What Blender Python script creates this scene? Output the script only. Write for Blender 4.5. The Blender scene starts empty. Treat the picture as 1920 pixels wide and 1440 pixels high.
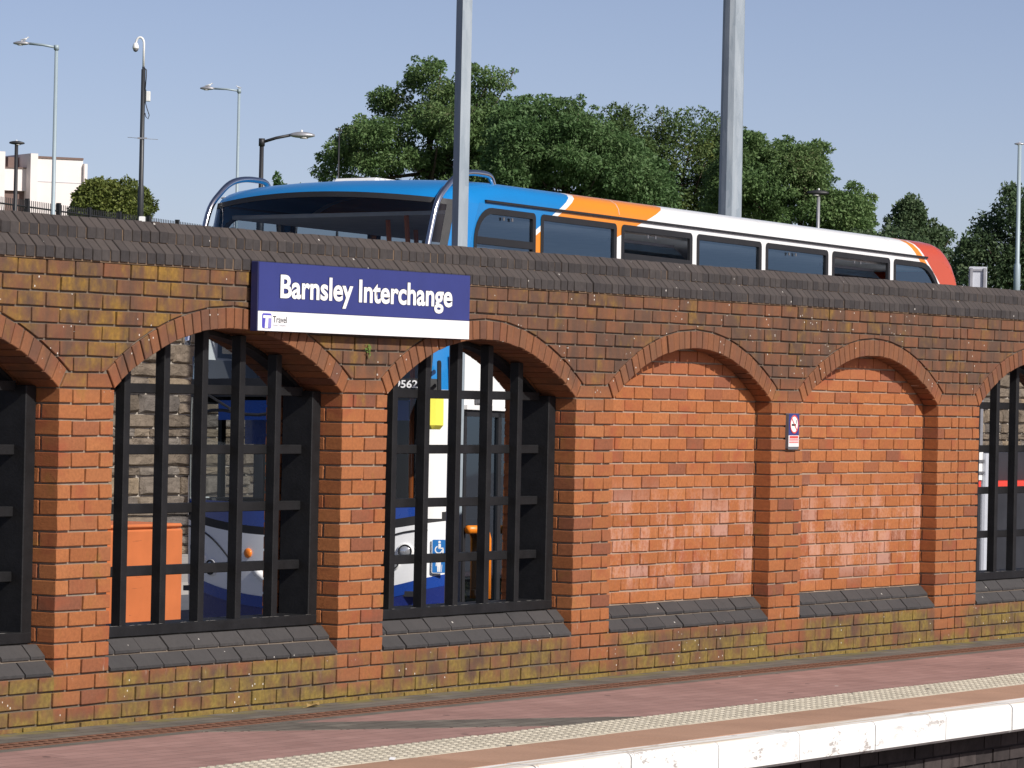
import bpy, bmesh, math, random
import numpy as np
from mathutils import Vector, Matrix

random.seed(7)
rng = np.random.default_rng(7)
scene = bpy.context.scene
col = scene.collection
PI = math.pi

# ------------------------------------------------------------------ camera
CAM = Vector((-18.8094, -11.9128, 1.62995))
YAW, PITCH, ROLL, FPX = 1.04547644, 0.00254776, 0.02082828, 8058.14
FW = Vector((math.sin(YAW) * math.cos(PITCH), math.cos(YAW) * math.cos(PITCH), math.sin(PITCH)))
_R = Vector((math.cos(YAW), -math.sin(YAW), 0))
_U = _R.cross(FW)
RT = math.cos(ROLL) * _R + math.sin(ROLL) * _U
UP = -math.sin(ROLL) * _R + math.cos(ROLL) * _U
cd = bpy.data.cameras.new('camera')
cd.sensor_fit = 'HORIZONTAL'
cd.sensor_width = 36.0
cd.lens = FPX / 1920 * 36
cd.clip_start = 0.5
cd.clip_end = 4000
cam = bpy.data.objects.new('camera', cd)
cam.matrix_world = Matrix(((RT.x, UP.x, -FW.x, CAM.x), (RT.y, UP.y, -FW.y, CAM.y), (RT.z, UP.z, -FW.z, CAM.z), (0, 0, 0, 1)))
col.objects.link(cam)
scene.camera = cam

def ray(px, py):
    return FW + RT * ((px - 960) / FPX) + UP * ((720 - py) / FPX)
def at(px, py, d):            # a surveyed direction and a distance in metres -> a place
    return CAM + ray(px, py) * d
def onY(px, py, Y):
    r = ray(px, py); return CAM + r * ((Y - CAM.y) / r.y)

# ------------------------------------------------------------------ sky, sun, exposure
SUN_EL = math.radians(37.0)
SUN_AZ = math.radians(14.0)       # a little to the left of square-on to the wall
SUN_DIR = Vector((-math.sin(SUN_AZ) * math.cos(SUN_EL), -math.cos(SUN_AZ) * math.cos(SUN_EL), math.sin(SUN_EL))).normalized()   # towards the sun
world = bpy.data.worlds.new('World')
scene.world = world
world.use_nodes = True
wn = world.node_tree.nodes; wl = world.node_tree.links
for n in list(wn): wn.remove(n)
sky = wn.new('ShaderNodeTexSky')
sky.sky_type = 'NISHITA'
sky.sun_disc = False
sky.sun_elevation = SUN_EL
sky.sun_rotation = math.atan2(SUN_DIR.x, SUN_DIR.y)
sky.altitude = 0
sky.air_density = 0.45
sky.dust_density = 0.65
sky.ozone_density = 0.3
bg = wn.new('ShaderNodeBackground'); bg.inputs['Strength'].default_value = 0.112
wo = wn.new('ShaderNodeOutputWorld')
wb = wn.new('ShaderNodeMix'); wb.data_type = 'RGBA'; wb.blend_type = 'MULTIPLY'; wb.inputs[0].default_value = 1.0
wb.inputs[7].default_value = (1.12, .975, .955, 1)          # white balance of the hazy summer sky, the same in every direction
wl.new(sky.outputs[0], wb.inputs[6]); wl.new(wb.outputs[2], bg.inputs[0]); wl.new(bg.outputs[0], wo.inputs[0])
sd = bpy.data.lights.new('sun', 'SUN')
sd.energy = 5.0
sd.angle = math.radians(0.5)
sd.color = (1.0, 0.955, 0.89)
sun = bpy.data.objects.new('sun', sd)
sun.rotation_euler = SUN_DIR.to_track_quat('Z', 'Y').to_euler()
sun.location = (0, -30, 40)
col.objects.link(sun)
scene.view_settings.view_transform = 'Standard'
scene.view_settings.look = 'None'
scene.view_settings.gamma = 1
scene.view_settings.exposure = 0.0
scene.view_settings.use_curve_mapping = False
scene.cycles.max_bounces = 8
scene.cycles.transparent_max_bounces = 16
scene.cycles.use_denoising = True

# ------------------------------------------------------------------ material helpers
MATS = {}
class NT:
    def __init__(s, name):
        m = bpy.data.materials.new(name); m.use_nodes = True
        s.m = m; s.t = m.node_tree; s.n = s.t.nodes; s.l = s.t.links
        s.b = s.n['Principled BSDF']
        MATS[name] = m
    def node(s, typ, **kw):
        n = s.n.new(typ)
        for k, v in kw.items(): setattr(n, k, v)
        return n
    def put(s, sock, v):
        if v is None: return
        if isinstance(v, (int, float)): sock.default_value = v
        elif isinstance(v, (tuple, list)): sock.default_value = tuple(v) + ((1.0,) if len(v) == 3 and len(sock.default_value) == 4 else ())
        else: s.l.new(v, sock)
    def math(s, op, a, b=None, c=None, clamp=False):
        n = s.node('ShaderNodeMath', operation=op, use_clamp=clamp)
        s.put(n.inputs[0], a); s.put(n.inputs[1], b)
        if c is not None: s.put(n.inputs[2], c)
        return n.outputs[0]
    def mix(s, f, a, b, blend='MIX'):
        n = s.node('ShaderNodeMix', data_type='RGBA', blend_type=blend)
        s.put(n.inputs[0], f); s.put(n.inputs[6], a); s.put(n.inputs[7], b)
        return n.outputs[2]
    def ramp(s, f, stops, interp='LINEAR'):
        n = s.node('ShaderNodeValToRGB'); r = n.color_ramp; r.interpolation = interp
        while len(r.elements) > 1: r.elements.remove(r.elements[-1])
        r.elements[0].position = stops[0][0]; c = stops[0][1]
        r.elements[0].color = tuple(c) + (1,) if not isinstance(c, (int, float)) else (c, c, c, 1)
        for p, c in stops[1:]:
            e = r.elements.new(p); e.color = tuple(c) + (1,) if not isinstance(c, (int, float)) else (c, c, c, 1)
        s.put(n.inputs[0], f); return n.outputs[0]
    def step(s, v, a, b):      # smooth 0..1 between a and b (a may exceed b)
        n = s.node('ShaderNodeMapRange', interpolation_type='SMOOTHSTEP')
        s.put(n.inputs[0], v); n.inputs[1].default_value = a; n.inputs[2].default_value = b
        if a > b:
            n.inputs[1].default_value = b; n.inputs[2].default_value = a
            n.inputs[3].default_value = 1; n.inputs[4].default_value = 0
        return n.outputs[0]
    def pos(s): return s.node('ShaderNodeNewGeometry').outputs['Position']
    def obj(s): return s.node('ShaderNodeTexCoord').outputs['Object']
    def sep(s, v):
        n = s.node('ShaderNodeSeparateXYZ'); s.l.new(v, n.inputs[0]); return n.outputs
    def scale(s, v, sc, off=(0, 0, 0)):
        n = s.node('ShaderNodeMapping'); s.l.new(v, n.inputs[0]); n.inputs['Scale'].default_value = sc; n.inputs['Location'].default_value = off
        return n.outputs[0]
    def noise(s, v, sc, detail=3, rough=0.55, dist=0.0):
        n = s.node('ShaderNodeTexNoise'); s.put(n.inputs['Vector'], v); n.inputs['Scale'].default_value = sc
        n.inputs['Detail'].default_value = detail; n.inputs['Roughness'].default_value = rough; n.inputs['Distortion'].default_value = dist
        return n.outputs['Fac']
    def voro(s, v, sc, feature='F1', out='Distance'):
        n = s.node('ShaderNodeTexVoronoi', feature=feature); s.put(n.inputs['Vector'], v); n.inputs['Scale'].default_value = sc
        return n.outputs[out]
    def rnd(s):
        a = s.node('ShaderNodeObjectInfo').outputs['Random']; b = s.node('ShaderNodeNewGeometry').outputs['Random Per Island']
        return s.math('FRACT', s.math('ADD', a, b))
    def bump(s, h, strength=0.2, dist=0.01):
        n = s.node('ShaderNodeBump'); n.inputs['Strength'].default_value = strength; n.inputs['Distance'].default_value = dist
        s.l.new(h, n.inputs['Height']); s.l.new(n.outputs[0], s.b.inputs['Normal'])
    def base(s, c, rough=0.8, metal=0.0, spec=None):
        s.put(s.b.inputs['Base Color'], c); s.put(s.b.inputs['Roughness'], rough); s.put(s.b.inputs['Metallic'], metal)
        if spec is not None: s.b.inputs['Specular IOR Level'].default_value = spec
        return s.m

def simple(name, c, rough=0.6, metal=0.0, var=0.12, nscale=6.0, spec=None, coat=0.0, bump=0.0):
    t = NT(name)
    v = t.obj()
    n = t.noise(v, nscale, 4)
    cc = t.mix(1.0, c, t.ramp(n, [(0.25, 1 - var), (0.75, 1 + var)]), 'MULTIPLY')
    n2 = t.noise(v, nscale * 4.3, 3)
    t.base(cc, t.math('ADD', rough - 0.06, t.math('MULTIPLY', n2, 0.12)), metal, spec)
    if coat: t.b.inputs['Coat Weight'].default_value = coat
    if bump: t.bump(t.noise(v, nscale * 8, 3), bump, 0.01)
    return t.m

def brick_mat(name, kind):
    t = NT(name)
    p = t.pos(); x, y, z = t.sep(p)
    r = t.rnd()
    base = t.ramp(r, [(0.0, (.300, .108, .044)), (.3, (.370, .138, .056)), (.55, (.335, .121, .052)), (.78, (.385, .153, .066)), (.92, (.255, .093, .052)), (1.0, (.205, .080, .054))])
    base = t.mix(1.0, base, t.ramp(t.noise(p, 55, 4, .65), [(.25, .78), (.75, 1.2)]), 'MULTIPLY')
    cloud = t.noise(t.scale(p, (4.2, 4.2, 5.5)), 1.0, 3)
    base = t.mix(t.step(cloud, .5, .78), base, (.30, .085, .045))
    streak = t.noise(t.scale(p, (9.0, 9.0, 1.6)), 1.0, 4, .6)
    c = t.mix(1.0, base, (.90, .86, .72), 'MULTIPLY')
    if kind in ('face', 'ring'):
        wtop = t.step(z, 1.52, 1.80); wbot = t.step(z, .33, .22)
        px_ = t.math('ABSOLUTE', t.math('SUBTRACT', t.math('WRAP', x, 2.475, 0.0), .22)); pier = t.step(px_, .42, .14)
        wbot = t.math('MULTIPLY', wbot, t.math('SUBTRACT', 1.0, t.math('MULTIPLY', pier, t.math('MULTIPLY', t.step(z, .03, .16), .75))))
        w = t.math('MAXIMUM', wtop, wbot)
        soot = t.math('MULTIPLY', w, t.ramp(t.math('ADD', t.math('MULTIPLY', streak, .6), t.math('MULTIPLY', t.rnd(), .22)), [(.20, .50), (.52, 1.0)]))
        if kind == 'ring': soot = t.math('MULTIPLY', soot, .72)
        c = t.mix(soot, c, t.mix(t.noise(p, 18, 3), (.060, .036, .026), (.128, .072, .047)))
        drip = t.noise(t.scale(p, (2.3, 2.3, .35), (7.7, 0, 0)), 1.0, 4, .6)
        c = t.mix(t.math('MULTIPLY', t.step(drip, .60, .72), t.math('MULTIPLY', wtop, .7)), c, (.045, .036, .031))
        # yellow lichen, thickest low down and at the upper left
        ln = t.noise(t.scale(p, (3.4, 3.4, 3.6), (3.1, 0, 1.7)), 1.0, 5, .62)
        ln2 = t.noise(t.scale(p, (13, 13, 7)), 1.0, 4, .6)
        lmix = t.math('ADD', t.math('MULTIPLY', ln, .62), t.math('ADD', t.math('MULTIPLY', ln2, .30), t.math('MULTIPLY', t.math('SUBTRACT', r, .5), .05)))
        left = t.step(x, 3.2, -3.0)
        amt = t.math('ADD', t.math('MULTIPLY', wbot, .135), t.math('ADD', t.math('MULTIPLY', wtop, t.math('ADD', .040, t.math('MULTIPLY', left, .075))), .0))
        amt = t.math('ADD', amt, t.math('MULTIPLY', t.step(z, .12, .0), .08))
        if kind == 'ring': amt = t.math('SUBTRACT', amt, .09)
        lf = t.math('MULTIPLY', t.step(t.math('ADD', lmix, amt), .51, .70), .90)
        yel = t.mix(t.math('MULTIPLY', wbot, .7), (.265, .150, .026), (.205, .158, .040))
        yel = t.mix(1.0, yel, t.ramp(t.noise(p, 38, 3), [(.3, .65), (.75, 1.25)]), 'MULTIPLY')
        c = t.mix(lf, c, yel)
        # lime runs under the sills and pale salts on the piers
        wn = t.noise(t.scale(p, (17, 17, 4.5)), 1.0, 4, .7)
        sm = t.math('MULTIPLY', t.step(z, .12, .25), t.step(z, .44, .27))
        c = t.mix(t.math('MULTIPLY', t.step(wn, .60, .78), t.math('MULTIPLY', sm, .6)), c, (.50, .44, .38))
        # bird lime specks
        vd = t.voro(t.scale(p, (26, 1, 20)), 1.0)
        sp = t.math('MULTIPLY', t.math('LESS_THAN', vd, .10), t.math('GREATER_THAN', t.noise(p, 3.1, 2), .53))
        c = t.mix(t.math('MULTIPLY', sp, t.math('MULTIPLY', w, .9)), c, (.72, .69, .62))
    else:
        e = t.noise(t.scale(p, (7, 7, 2.4)), 1.0, 4, .65)
        zone = t.math('MULTIPLY', t.step(z, .42, .62), t.step(z, 1.22, .86))
        f = t.math('MULTIPLY', t.step(t.math('ADD', t.math('ADD', e, t.math('MULTIPLY', t.math('SUBTRACT', t.noise(p, 45, 4, .7), .5), .5)), t.math('MULTIPLY', t.math('SUBTRACT', r, .5), .20)), .42, .68), t.math('MULTIPLY', zone, .56))
        c = t.mix(1.0, c, (1.12, 1.10, 1.04), 'MULTIPLY')
        c = t.mix(f, c, (.54, .32, .25))
        top_mix = t.math('MULTIPLY', t.step(z, 1.60, 1.85), .35)  # deeper red towards the top of the panel
        c = t.mix(top_mix, c, (.28, .09, .05))
    rough = .82
    t.base(c, rough, 0, .35)
    t.bump(t.math('ADD', t.noise(p, 160, 4, .7), t.math('MULTIPLY', t.noise(p, 30, 3), .8)), .35, .006)
    return t.m

brick_mat('brick_face', 'face'); brick_mat('brick_ring', 'ring'); brick_mat('brick_infill', 'infill')

def mortar_mat(name, c1, c2):
    t = NT(name); p = t.pos(); z = t.sep(p)[2]
    c = t.mix(t.noise(p, 9, 4, .65), c1, c2)
    c = t.mix(t.math('MULTIPLY', t.step(z, .25, .05), .5), c, (.17, .145, .075))
    if name == 'mortar': c = t.mix(t.math('MULTIPLY', t.math('MAXIMUM', t.step(z, 1.5, 1.75), t.step(z, .47, .32)), .62), c, (.085, .068, .055))
    t.base(c, .95, 0, .2); t.bump(t.noise(p, 130, 4, .7), .5, .008)
    return t.m
mortar_mat('mortar', (.20, .155, .115), (.36, .30, .24))
mortar_mat('mortar_pale', (.28, .20, .145), (.42, .32, .25))
mortar_mat('mortar_coping', (.10, .065, .04), (.26, .18, .12))

def engineering(name, a, b, c_top):
    t = NT(name); p = t.pos(); r = t.rnd()
    c = t.mix(r, a, b)
    c = t.mix(1.0, c, t.ramp(t.noise(p, 34, 4, .65), [(.25, .72), (.75, 1.28)]), 'MULTIPLY')
    nz = t.sep(t.node('ShaderNodeNewGeometry').outputs['Normal'])[2]
    c = t.mix(t.math('MULTIPLY', t.step(nz, .25, .6), t.math('MULTIPLY', t.noise(p, 5, 3), 1.1)), c, c_top)   # browner, paler tone on upward slopes
    vd = t.voro(t.scale(p, (9, 9, 9)), 1.0)
    c = t.mix(t.math('MULTIPLY', t.math('LESS_THAN', vd, .055), .8), c, (.6, .57, .52))
    t.base(c, t.math('ADD', .55, t.math('MULTIPLY', t.noise(p, 12, 3), .3)), 0, .4)
    t.bump(t.noise(p, 120, 4, .7), .3, .006)
    return t.m
engineering('coping_brick', (.033, .029, .029), (.056, .048, .045), (.074, .058, .050))
engineering('sill_brick', (.031, .030, .031), (.052, .049, .048), (.058, .053, .051))

simple('black_timber', (.0095, .0095, .0105), .6, 0, .45, 9, .28, bump=.15)
simple('dark_metal', (.018, .018, .020), .45, .1, .25, 8)
simple('grey_plastic', (.12, .12, .13), .5)
simple('rubber', (.014, .014, .016), .6, 0, .2)
simple('chrome', (.72, .72, .74), .16, 1.0, .04)
simple('white_paint', (.78, .78, .76), .35, 0, .05, 3)
simple('sign_white', (.82, .82, .82), .4, 0, .03, 3)
simple('sign_blue', (.027, .036, .18), .38, 0, .08, 5, coat=.15)
simple('sign_edge', (.016, .020, .085), .45, 0, .1, 5)
simple('sign_red', (.62, .05, .04), .4)
simple('logo_violet', (.075, .065, .42), .4); simple('logo_lilac', (.26, .24, .58), .4)
simple('ink_black', (.012, .012, .014), .5); simple('ink_grey', (.42, .42, .46), .5)
simple('sticker_blue', (.02, .16, .46), .35)
simple('bus_blue', (.007, .19, .50), .28, 0, .04, 2, coat=.5)
simple('bus_navy', (.014, .026, .155), .28, 0, .08, 2, coat=.5)
simple('bus_royal', (.012, .055, .30), .28, 0, .06, 2, coat=.5)
simple('bus_silver', (.82, .83, .84), .35, .0, .05, 2, coat=.3)
simple('bus_white', (.80, .80, .79), .3, 0, .04, 2, coat=.4)
simple('mirror_yellow', (.88, .78, .10), .35, 0, .04, 4)
simple('bus_orange_trim', (.80, .22, .01), .4, 0, .05)
simple('pole_orange', (.55, .13, .02), .4)
simple('seat_cloth', (.03, .05, .13), .9, 0, .3, 20)
simple('interior_grey', (.60, .60, .61), .8); simple('interior_dark', (.05, .05, .055), .8)
simple('driver_green', (.05, .16, .14), .7)
simple('lamp_lens', (.55, .57, .6), .12, .6, .1); simple('amber', (.75, .2, .02), .3)
simple('tyre', (.02, .02, .02), .85)
simple('lamp_grey', (.36, .36, .38), .4, .5, .15); simple('lamp_glass', (.55, .53, .5), .2)
simple('lamp_black', (.02, .02, .023), .5); simple('column_green', (.30, .37, .41), .5, .1, .06, 1.2)
simple('cctv_white', (.8, .8, .8), .3, 0, .03); simple('cctv_column', (.03, .032, .036), .45)
simple('feather_white', (.75, .75, .74), .8); simple('feather_grey', (.33, .34, .36), .8); simple('beak', (.6, .4, .05), .5)
def orange_panel():
    t = NT('orange_panel'); v = t.obj(); z = t.sep(v)[2]
    c = t.mix(1.0, (.55, .16, .055), t.ramp(t.noise(v, 3.5, 4), [(.25, .86), (.75, 1.12)]), 'MULTIPLY')
    c = t.mix(t.math('MULTIPLY', t.step(t.noise(t.scale(v, (6, 1, 45)), 1.0, 4), .66, .72), .5), c, (.20, .07, .035))   # scuffs
    c = t.mix(t.math('MULTIPLY', t.step(z, .62, .1), .35), c, (.60, .24, .13))                                            # sun-faded lower part
    t.base(c, .6, 0, .3)
orange_panel()
simple('render_cream', (.74, .68, .66), .85, 0, .06, .35); simple('cladding_brown', (.16, .105, .09), .8)
simple('sign_back', (.55, .57, .62), .45, .2, .08)
simple('kerb_stone', (.34, .32, .30), .9, 0, .15, 2, bump=.3)
simple('container_dark', (.022, .022, .026), .5, 0, .3, 3); simple('container_red', (.70, .055, .03), .4)
simple('bark', (.07, .052, .038), .95, 0, .35, 5, bump=.5)
simple('grass_bank', (.07, .10, .035), .95, 0, .4, .6, bump=.3)
simple('rail_steel', (.30, .25, .22), .35, .8, .2, 4)
simple('rust', (.17, .078, .046), .9, 0, .3, 40, bump=.4)
simple('weed_green', (.10, .20, .03), .7); simple('dry_leaf', (.30, .20, .07), .8)

def galvanised(name):
    t = NT(name); v = t.obj()
    vo = t.voro(t.scale(v, (22, 22, 7)), 1.0, out='Color')
    s = t.sep(vo)[0]
    n = t.noise(t.scale(v, (9, 9, 1.2)), 1.0, 4)
    c = t.mix(s, (.235, .285, .33), (.30, .35, .395)); c = t.mix(t.step(n, .45, .7), c, (.35, .40, .44))
    t.base(c, t.math('ADD', .55, t.math('MULTIPLY', s, .15)), .0)
    return t.m
galvanised('galvanised')

def glass(name, tint, gloss=.12, col_g=(.9, .95, 1.0)):
    t = NT(name); t.n.remove(t.b)
    out = [n for n in t.n if n.type == 'OUTPUT_MATERIAL'][0]
    tr = t.node('ShaderNodeBsdfTransparent'); tr.inputs[0].default_value = tuple(tint) + (1,)
    gl = t.node('ShaderNodeBsdfGlossy'); gl.inputs['Roughness'].default_value = .02; gl.inputs['Color'].default_value = tuple(col_g) + (1,)
    lw = t.node('ShaderNodeLayerWeight'); lw.inputs[0].default_value = .5
    fr = t.math('ADD', .043, t.math('MULTIPLY', t.math('POWER', lw.outputs['Facing'], 5.0), .95))
    wv = t.node('ShaderNodeBump'); wv.inputs['Strength'].default_value = .02; wv.inputs['Distance'].default_value = .05
    t.l.new(t.noise(t.obj(), 1.3, 2), wv.inputs['Height']); t.l.new(wv.outputs[0], gl.inputs['Normal'])
    f = t.math('ADD', fr, gloss, clamp=True)
    mx = t.node('ShaderNodeMixShader'); t.l.new(f, mx.inputs[0]); t.l.new(tr.outputs[0], mx.inputs[1]); t.l.new(gl.outputs[0], mx.inputs[2])
    t.l.new(mx.outputs[0], out.inputs[0])
    return t.m
glass('glass_side', (.46, .51, .56), .15, (.58, .78, 1.0)); glass('glass_front', (.74, .78, .80), .0)

def leaf_mat(name, stops, trans=.25):
    t = NT(name); r = t.node('ShaderNodeNewGeometry').outputs['Random Per Island']
    big = t.noise(t.pos(), .55, 2)
    f = t.math('ADD', t.math('MULTIPLY', r, .55), t.math('MULTIPLY', t.step(big, .3, .7), .45))
    c = t.ramp(f, stops)
    t.base(c, .6, 0, .3)
    out = [n for n in t.n if n.type == 'OUTPUT_MATERIAL'][0]
    tl = t.node('ShaderNodeBsdfTranslucent'); t.l.new(c, tl.inputs[0])
    mx = t.node('ShaderNodeMixShader'); mx.inputs[0].default_value = trans
    t.l.new(t.b.outputs[0], mx.inputs[1]); t.l.new(tl.outputs[0], mx.inputs[2]); t.l.new(mx.outputs[0], out.inputs[0])
    return t.m
leaf_mat('leaf_robinia', [(.0, (0.079, 0.149, 0.054)), (.5, (0.130, 0.212, 0.074)), (.85, (0.166, 0.241, 0.090)), (1, (0.219, 0.219, 0.121))], .35)
leaf_mat('leaf_bright', [(.0, (0.069, 0.133, 0.048)), (.5, (0.101, 0.185, 0.065)), (1, (0.148, 0.220, 0.090))], .35)
leaf_mat('leaf_lime', [(.0, (0.055, 0.102, 0.035)), (.6, (0.100, 0.156, 0.050)), (.9, (0.164, 0.199, 0.059)), (1, (0.294, 0.298, 0.059))], .3)
leaf_mat('leaf_dark', [(.0, (0.048, 0.082, 0.042)), (.6, (0.082, 0.130, 0.058)), (1, (0.139, 0.178, 0.095))], .3)
leaf_mat('leaf_bush', [(.0, (0.075, 0.100, 0.027)), (.6, (0.143, 0.180, 0.045)), (1, (0.224, 0.249, 0.062))], .3)

def livery(name):
    t = NT(name); x, y, z = t.sep(t.obj())
    def lt(v, w): return t.math('LESS_THAN', v, w)
    dz = t.math('SUBTRACT', z, 3.60)
    b1 = t.math('SUBTRACT', x, t.math('ADD', 1.74, t.math('MULTIPLY', dz, 2.0)))         # end of blue
    dz2 = t.math('SUBTRACT', z, 3.60)
    b2 = t.math('SUBTRACT', x, t.math('ADD', 3.16, t.math('MULTIPLY', dz2, 3.0)))        # end of orange
    b3 = t.math('SUBTRACT', x, t.math('SUBTRACT', 8.42, t.math('MULTIPLY', dz, 1.45)))   # start of rear bands
    BL, OR, WH, RD = (.007, .19, .50), (.76, .245, .009), (.80, .80, .79), (.53, .072, .024)
    c = t.mix(lt(b2, 0), WH, OR)
    c = t.mix(lt(b1, .09), c, WH)
    c = t.mix(lt(b1, 0), c, BL)
    c = t.mix(t.math('GREATER_THAN', b3, 0), c, OR)
    c = t.mix(t.math('GREATER_THAN', b3, .13), c, WH)
    c = t.mix(t.math('GREATER_THAN', b3, .175), c, RD)
    n = t.noise(t.obj(), 2.2, 3)
    c = t.mix(1.0, c, t.ramp(n, [(.2, .95), (.8, 1.03)]), 'MULTIPLY')
    t.base(c, .3, 0, .4); t.b.inputs['Coat Weight'].default_value = .35
    return t.m
livery('bus_livery')

def paving():
    t = NT('paving_red'); p = t.pos(); 
    bk = t.node('ShaderNodeTexBrick'); t.l.new(p, bk.inputs[0]); bk.inputs['Scale'].default_value = 1
    bk.inputs['Brick Width'].default_value = .2; bk.inputs['Row Height'].default_value = .1; bk.inputs['Mortar Size'].default_value = .004
    bk.inputs['Color1'].default_value = (.295, .172, .150, 1); bk.inputs['Color2'].default_value = (.345, .205, .180, 1); bk.inputs['Mortar'].default_value = (.20, .13, .11, 1)
    c = t.mix(1.0, bk.outputs['Color'], t.ramp(t.noise(p, 1.4, 5, .65), [(.25, .82), (.75, 1.18)]), 'MULTIPLY')
    c = t.mix(t.math('MULTIPLY', t.step(t.noise(p, 6.5, 4, .7), .60, .72), .35), c, (.17, .10, .09))
    vd = t.voro(t.scale(p, (2.8, 2.8, 1)), 1.0)
    c = t.mix(t.math('LESS_THAN', vd, .055), c, (.05, .04, .04))
    vd2 = t.voro(t.scale(p, (2.1, 2.1, 1), (4.2, 1.1, 0)), 1.0)
    c = t.mix(t.math('LESS_THAN', vd2, .032), c, (.75, .72, .66))
    t.base(c, .88, 0, .3); t.bump(bk.outputs['Fac'], -.4, .004)
    t = NT('paving_dark'); p = t.pos()
    bk = t.node('ShaderNodeTexBrick'); t.l.new(p, bk.inputs[0]); bk.inputs['Scale'].default_value = 1
    bk.inputs['Brick Width'].default_value = .2; bk.inputs['Row Height'].default_value = .1; bk.inputs['Mortar Size'].default_value = .005
    bk.inputs['Color1'].default_value = (.125, .112, .095, 1); bk.inputs['Color2'].default_value = (.165, .148, .125, 1); bk.inputs['Mortar'].default_value = (.07, .06, .05, 1)
    c = t.mix(1.0, bk.outputs['Color'], t.ramp(t.noise(p, 3.2, 5, .65), [(.25, .7), (.75, 1.25)]), 'MULTIPLY')
    y = t.sep(p)[1]
    c = t.mix(t.math('MULTIPLY', t.step(y, -.16, -.02), t.step(t.noise(p, 7, 4), .42, .6)), c, (.19, .16, .05))
    vd2 = t.voro(t.scale(p, (3.1, 3.1, 1)), 1.0)
    c = t.mix(t.math('LESS_THAN', vd2, .035), c, (.72, .70, .64))
    t.base(c, .9, 0, .3)
    t = NT('slab_buff'); p = t.pos(); r = t.rnd()
    c = t.mix(r, (.37, .222, .150), (.42, .258, .178))
    c = t.mix(1.0, c, t.ramp(t.noise(p, 90, 4, .7), [(.25, .84), (.75, 1.16)]), 'MULTIPLY')
    c = t.mix(1.0, c, t.ramp(t.noise(p, 2.2, 4, .6), [(.25, .88), (.75, 1.12)]), 'MULTIPLY')
    t.base(c, .9, 0, .3)
    t = NT('tactile'); p = t.pos(); r = t.rnd()
    c = t.mix(r, (.44, .40, .315), (.50, .455, .365))
    c = t.mix(1.0, c, t.ramp(t.noise(p, 5, 5, .7), [(.25, .78), (.75, 1.15)]), 'MULTIPLY')
    vd = t.voro(t.scale(p, (2.1, 2.1, 1)), 1.0)
    c = t.mix(t.math('LESS_THAN', vd, .07), c, (.10, .09, .08))
    t.base(c, .85, 0, .3)
    t = NT('coping_white'); p = t.pos(); z = t.sep(p)[2]
    n = t.noise(t.scale(p, (6, 6, 14)), 1.0, 5, .75); n2 = t.noise(p, 1.6, 2)
    worn = t.math('MULTIPLY', t.step(n, .55, .62), t.step(n2, .40, .56))
    c = t.mix(worn, (.80, .795, .77), (.40, .37, .35))
    nz = t.sep(t.node('ShaderNodeNewGeometry').outputs['Normal'])[2]
    c = t.mix(t.math('MULTIPLY', t.step(nz, .6, .95), t.step(t.noise(t.scale(p, (.9, 30, 1)), 1.0, 4), .40, .62)), c, (.60, .51, .40))
    t.base(c, .7, 0, .3); t.bump(t.noise(p, 40, 4), .2, .01)
    t = NT('asphalt'); p = t.pos()
    c = t.mix(t.noise(p, 30, 5, .7), (.075, .078, .088), (.13, .135, .15))
    c = t.mix(1.0, c, t.ramp(t.noise(p, .4, 4), [(.3, .85), (.7, 1.2)]), 'MULTIPLY')
    t.base(c, .9, 0, .3)
    t = NT('ballast'); p = t.pos(); r = t.rnd()
    c = t.mix(r, (.13, .095, .08), (.28, .225, .20)); c = t.mix(1.0, c, t.ramp(t.noise(p, 20, 4), [(.3, .75), (.7, 1.2)]), 'MULTIPLY')
    t.base(c, .95, 0, .2)
    t = NT('shade_dark_brick'); p = t.pos(); r = t.rnd()  # near-black brick tone: the shade over the platform wall is in the colour
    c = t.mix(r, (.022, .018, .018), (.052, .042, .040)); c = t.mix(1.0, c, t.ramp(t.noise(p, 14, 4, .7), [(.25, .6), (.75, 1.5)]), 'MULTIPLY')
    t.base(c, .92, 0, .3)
    t = NT('stone'); p = t.pos(); r = t.rnd()
    c = t.ramp(r, [(0, (.13, .105, .08)), (.35, (.20, .16, .12)), (.6, (.17, .15, .13)), (.85, (.24, .185, .125)), (1, (.12, .108, .10))])
    c = t.mix(1.0, c, t.ramp(t.noise(p, 5, 5, .7), [(.22, .55), (.75, 1.3)]), 'MULTIPLY')
    t.base(c, .95, 0, .2); t.bump(t.noise(p, 9, 5, .7), .9, .06)
    t = NT('stone_mortar'); p = t.pos()
    t.base(t.mix(t.noise(p, 4, 4), (.27, .24, .20), (.44, .40, .34)), .95, 0, .2)
paving()

# ------------------------------------------------------------------ mesh helpers
def mesh_of(name, verts, faces, mat=None, smooth=False):
    me = bpy.data.meshes.new(name)
    me.from_pydata([tuple(v) for v in verts], [], faces)
    me.update()
    if mat: me.materials.append(MATS[mat])
    if smooth:
        for p in me.polygons: p.use_smooth = True
    return me
def link(name, me, parent=None, loc=None, rot=None):
    o = bpy.data.objects.new(name, me); col.objects.link(o)
    if parent is not None: o.parent = parent
    if loc is not None: o.location = loc
    if rot is not None: o.rotation_euler = rot
    return o
def empty(name, loc=(0, 0, 0), rot=(0, 0, 0)):
    o = bpy.data.objects.new(name, None); o.location = loc; o.rotation_euler = rot
    o.empty_display_size = .2; col.objects.link(o); return o
def tag(o, label=None, cat=None, group=None, kind=None):
    if label: o['label'] = label
    if cat: o['category'] = cat
    if group: o['group'] = group
    if kind: o['kind'] = kind
    return o

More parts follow.
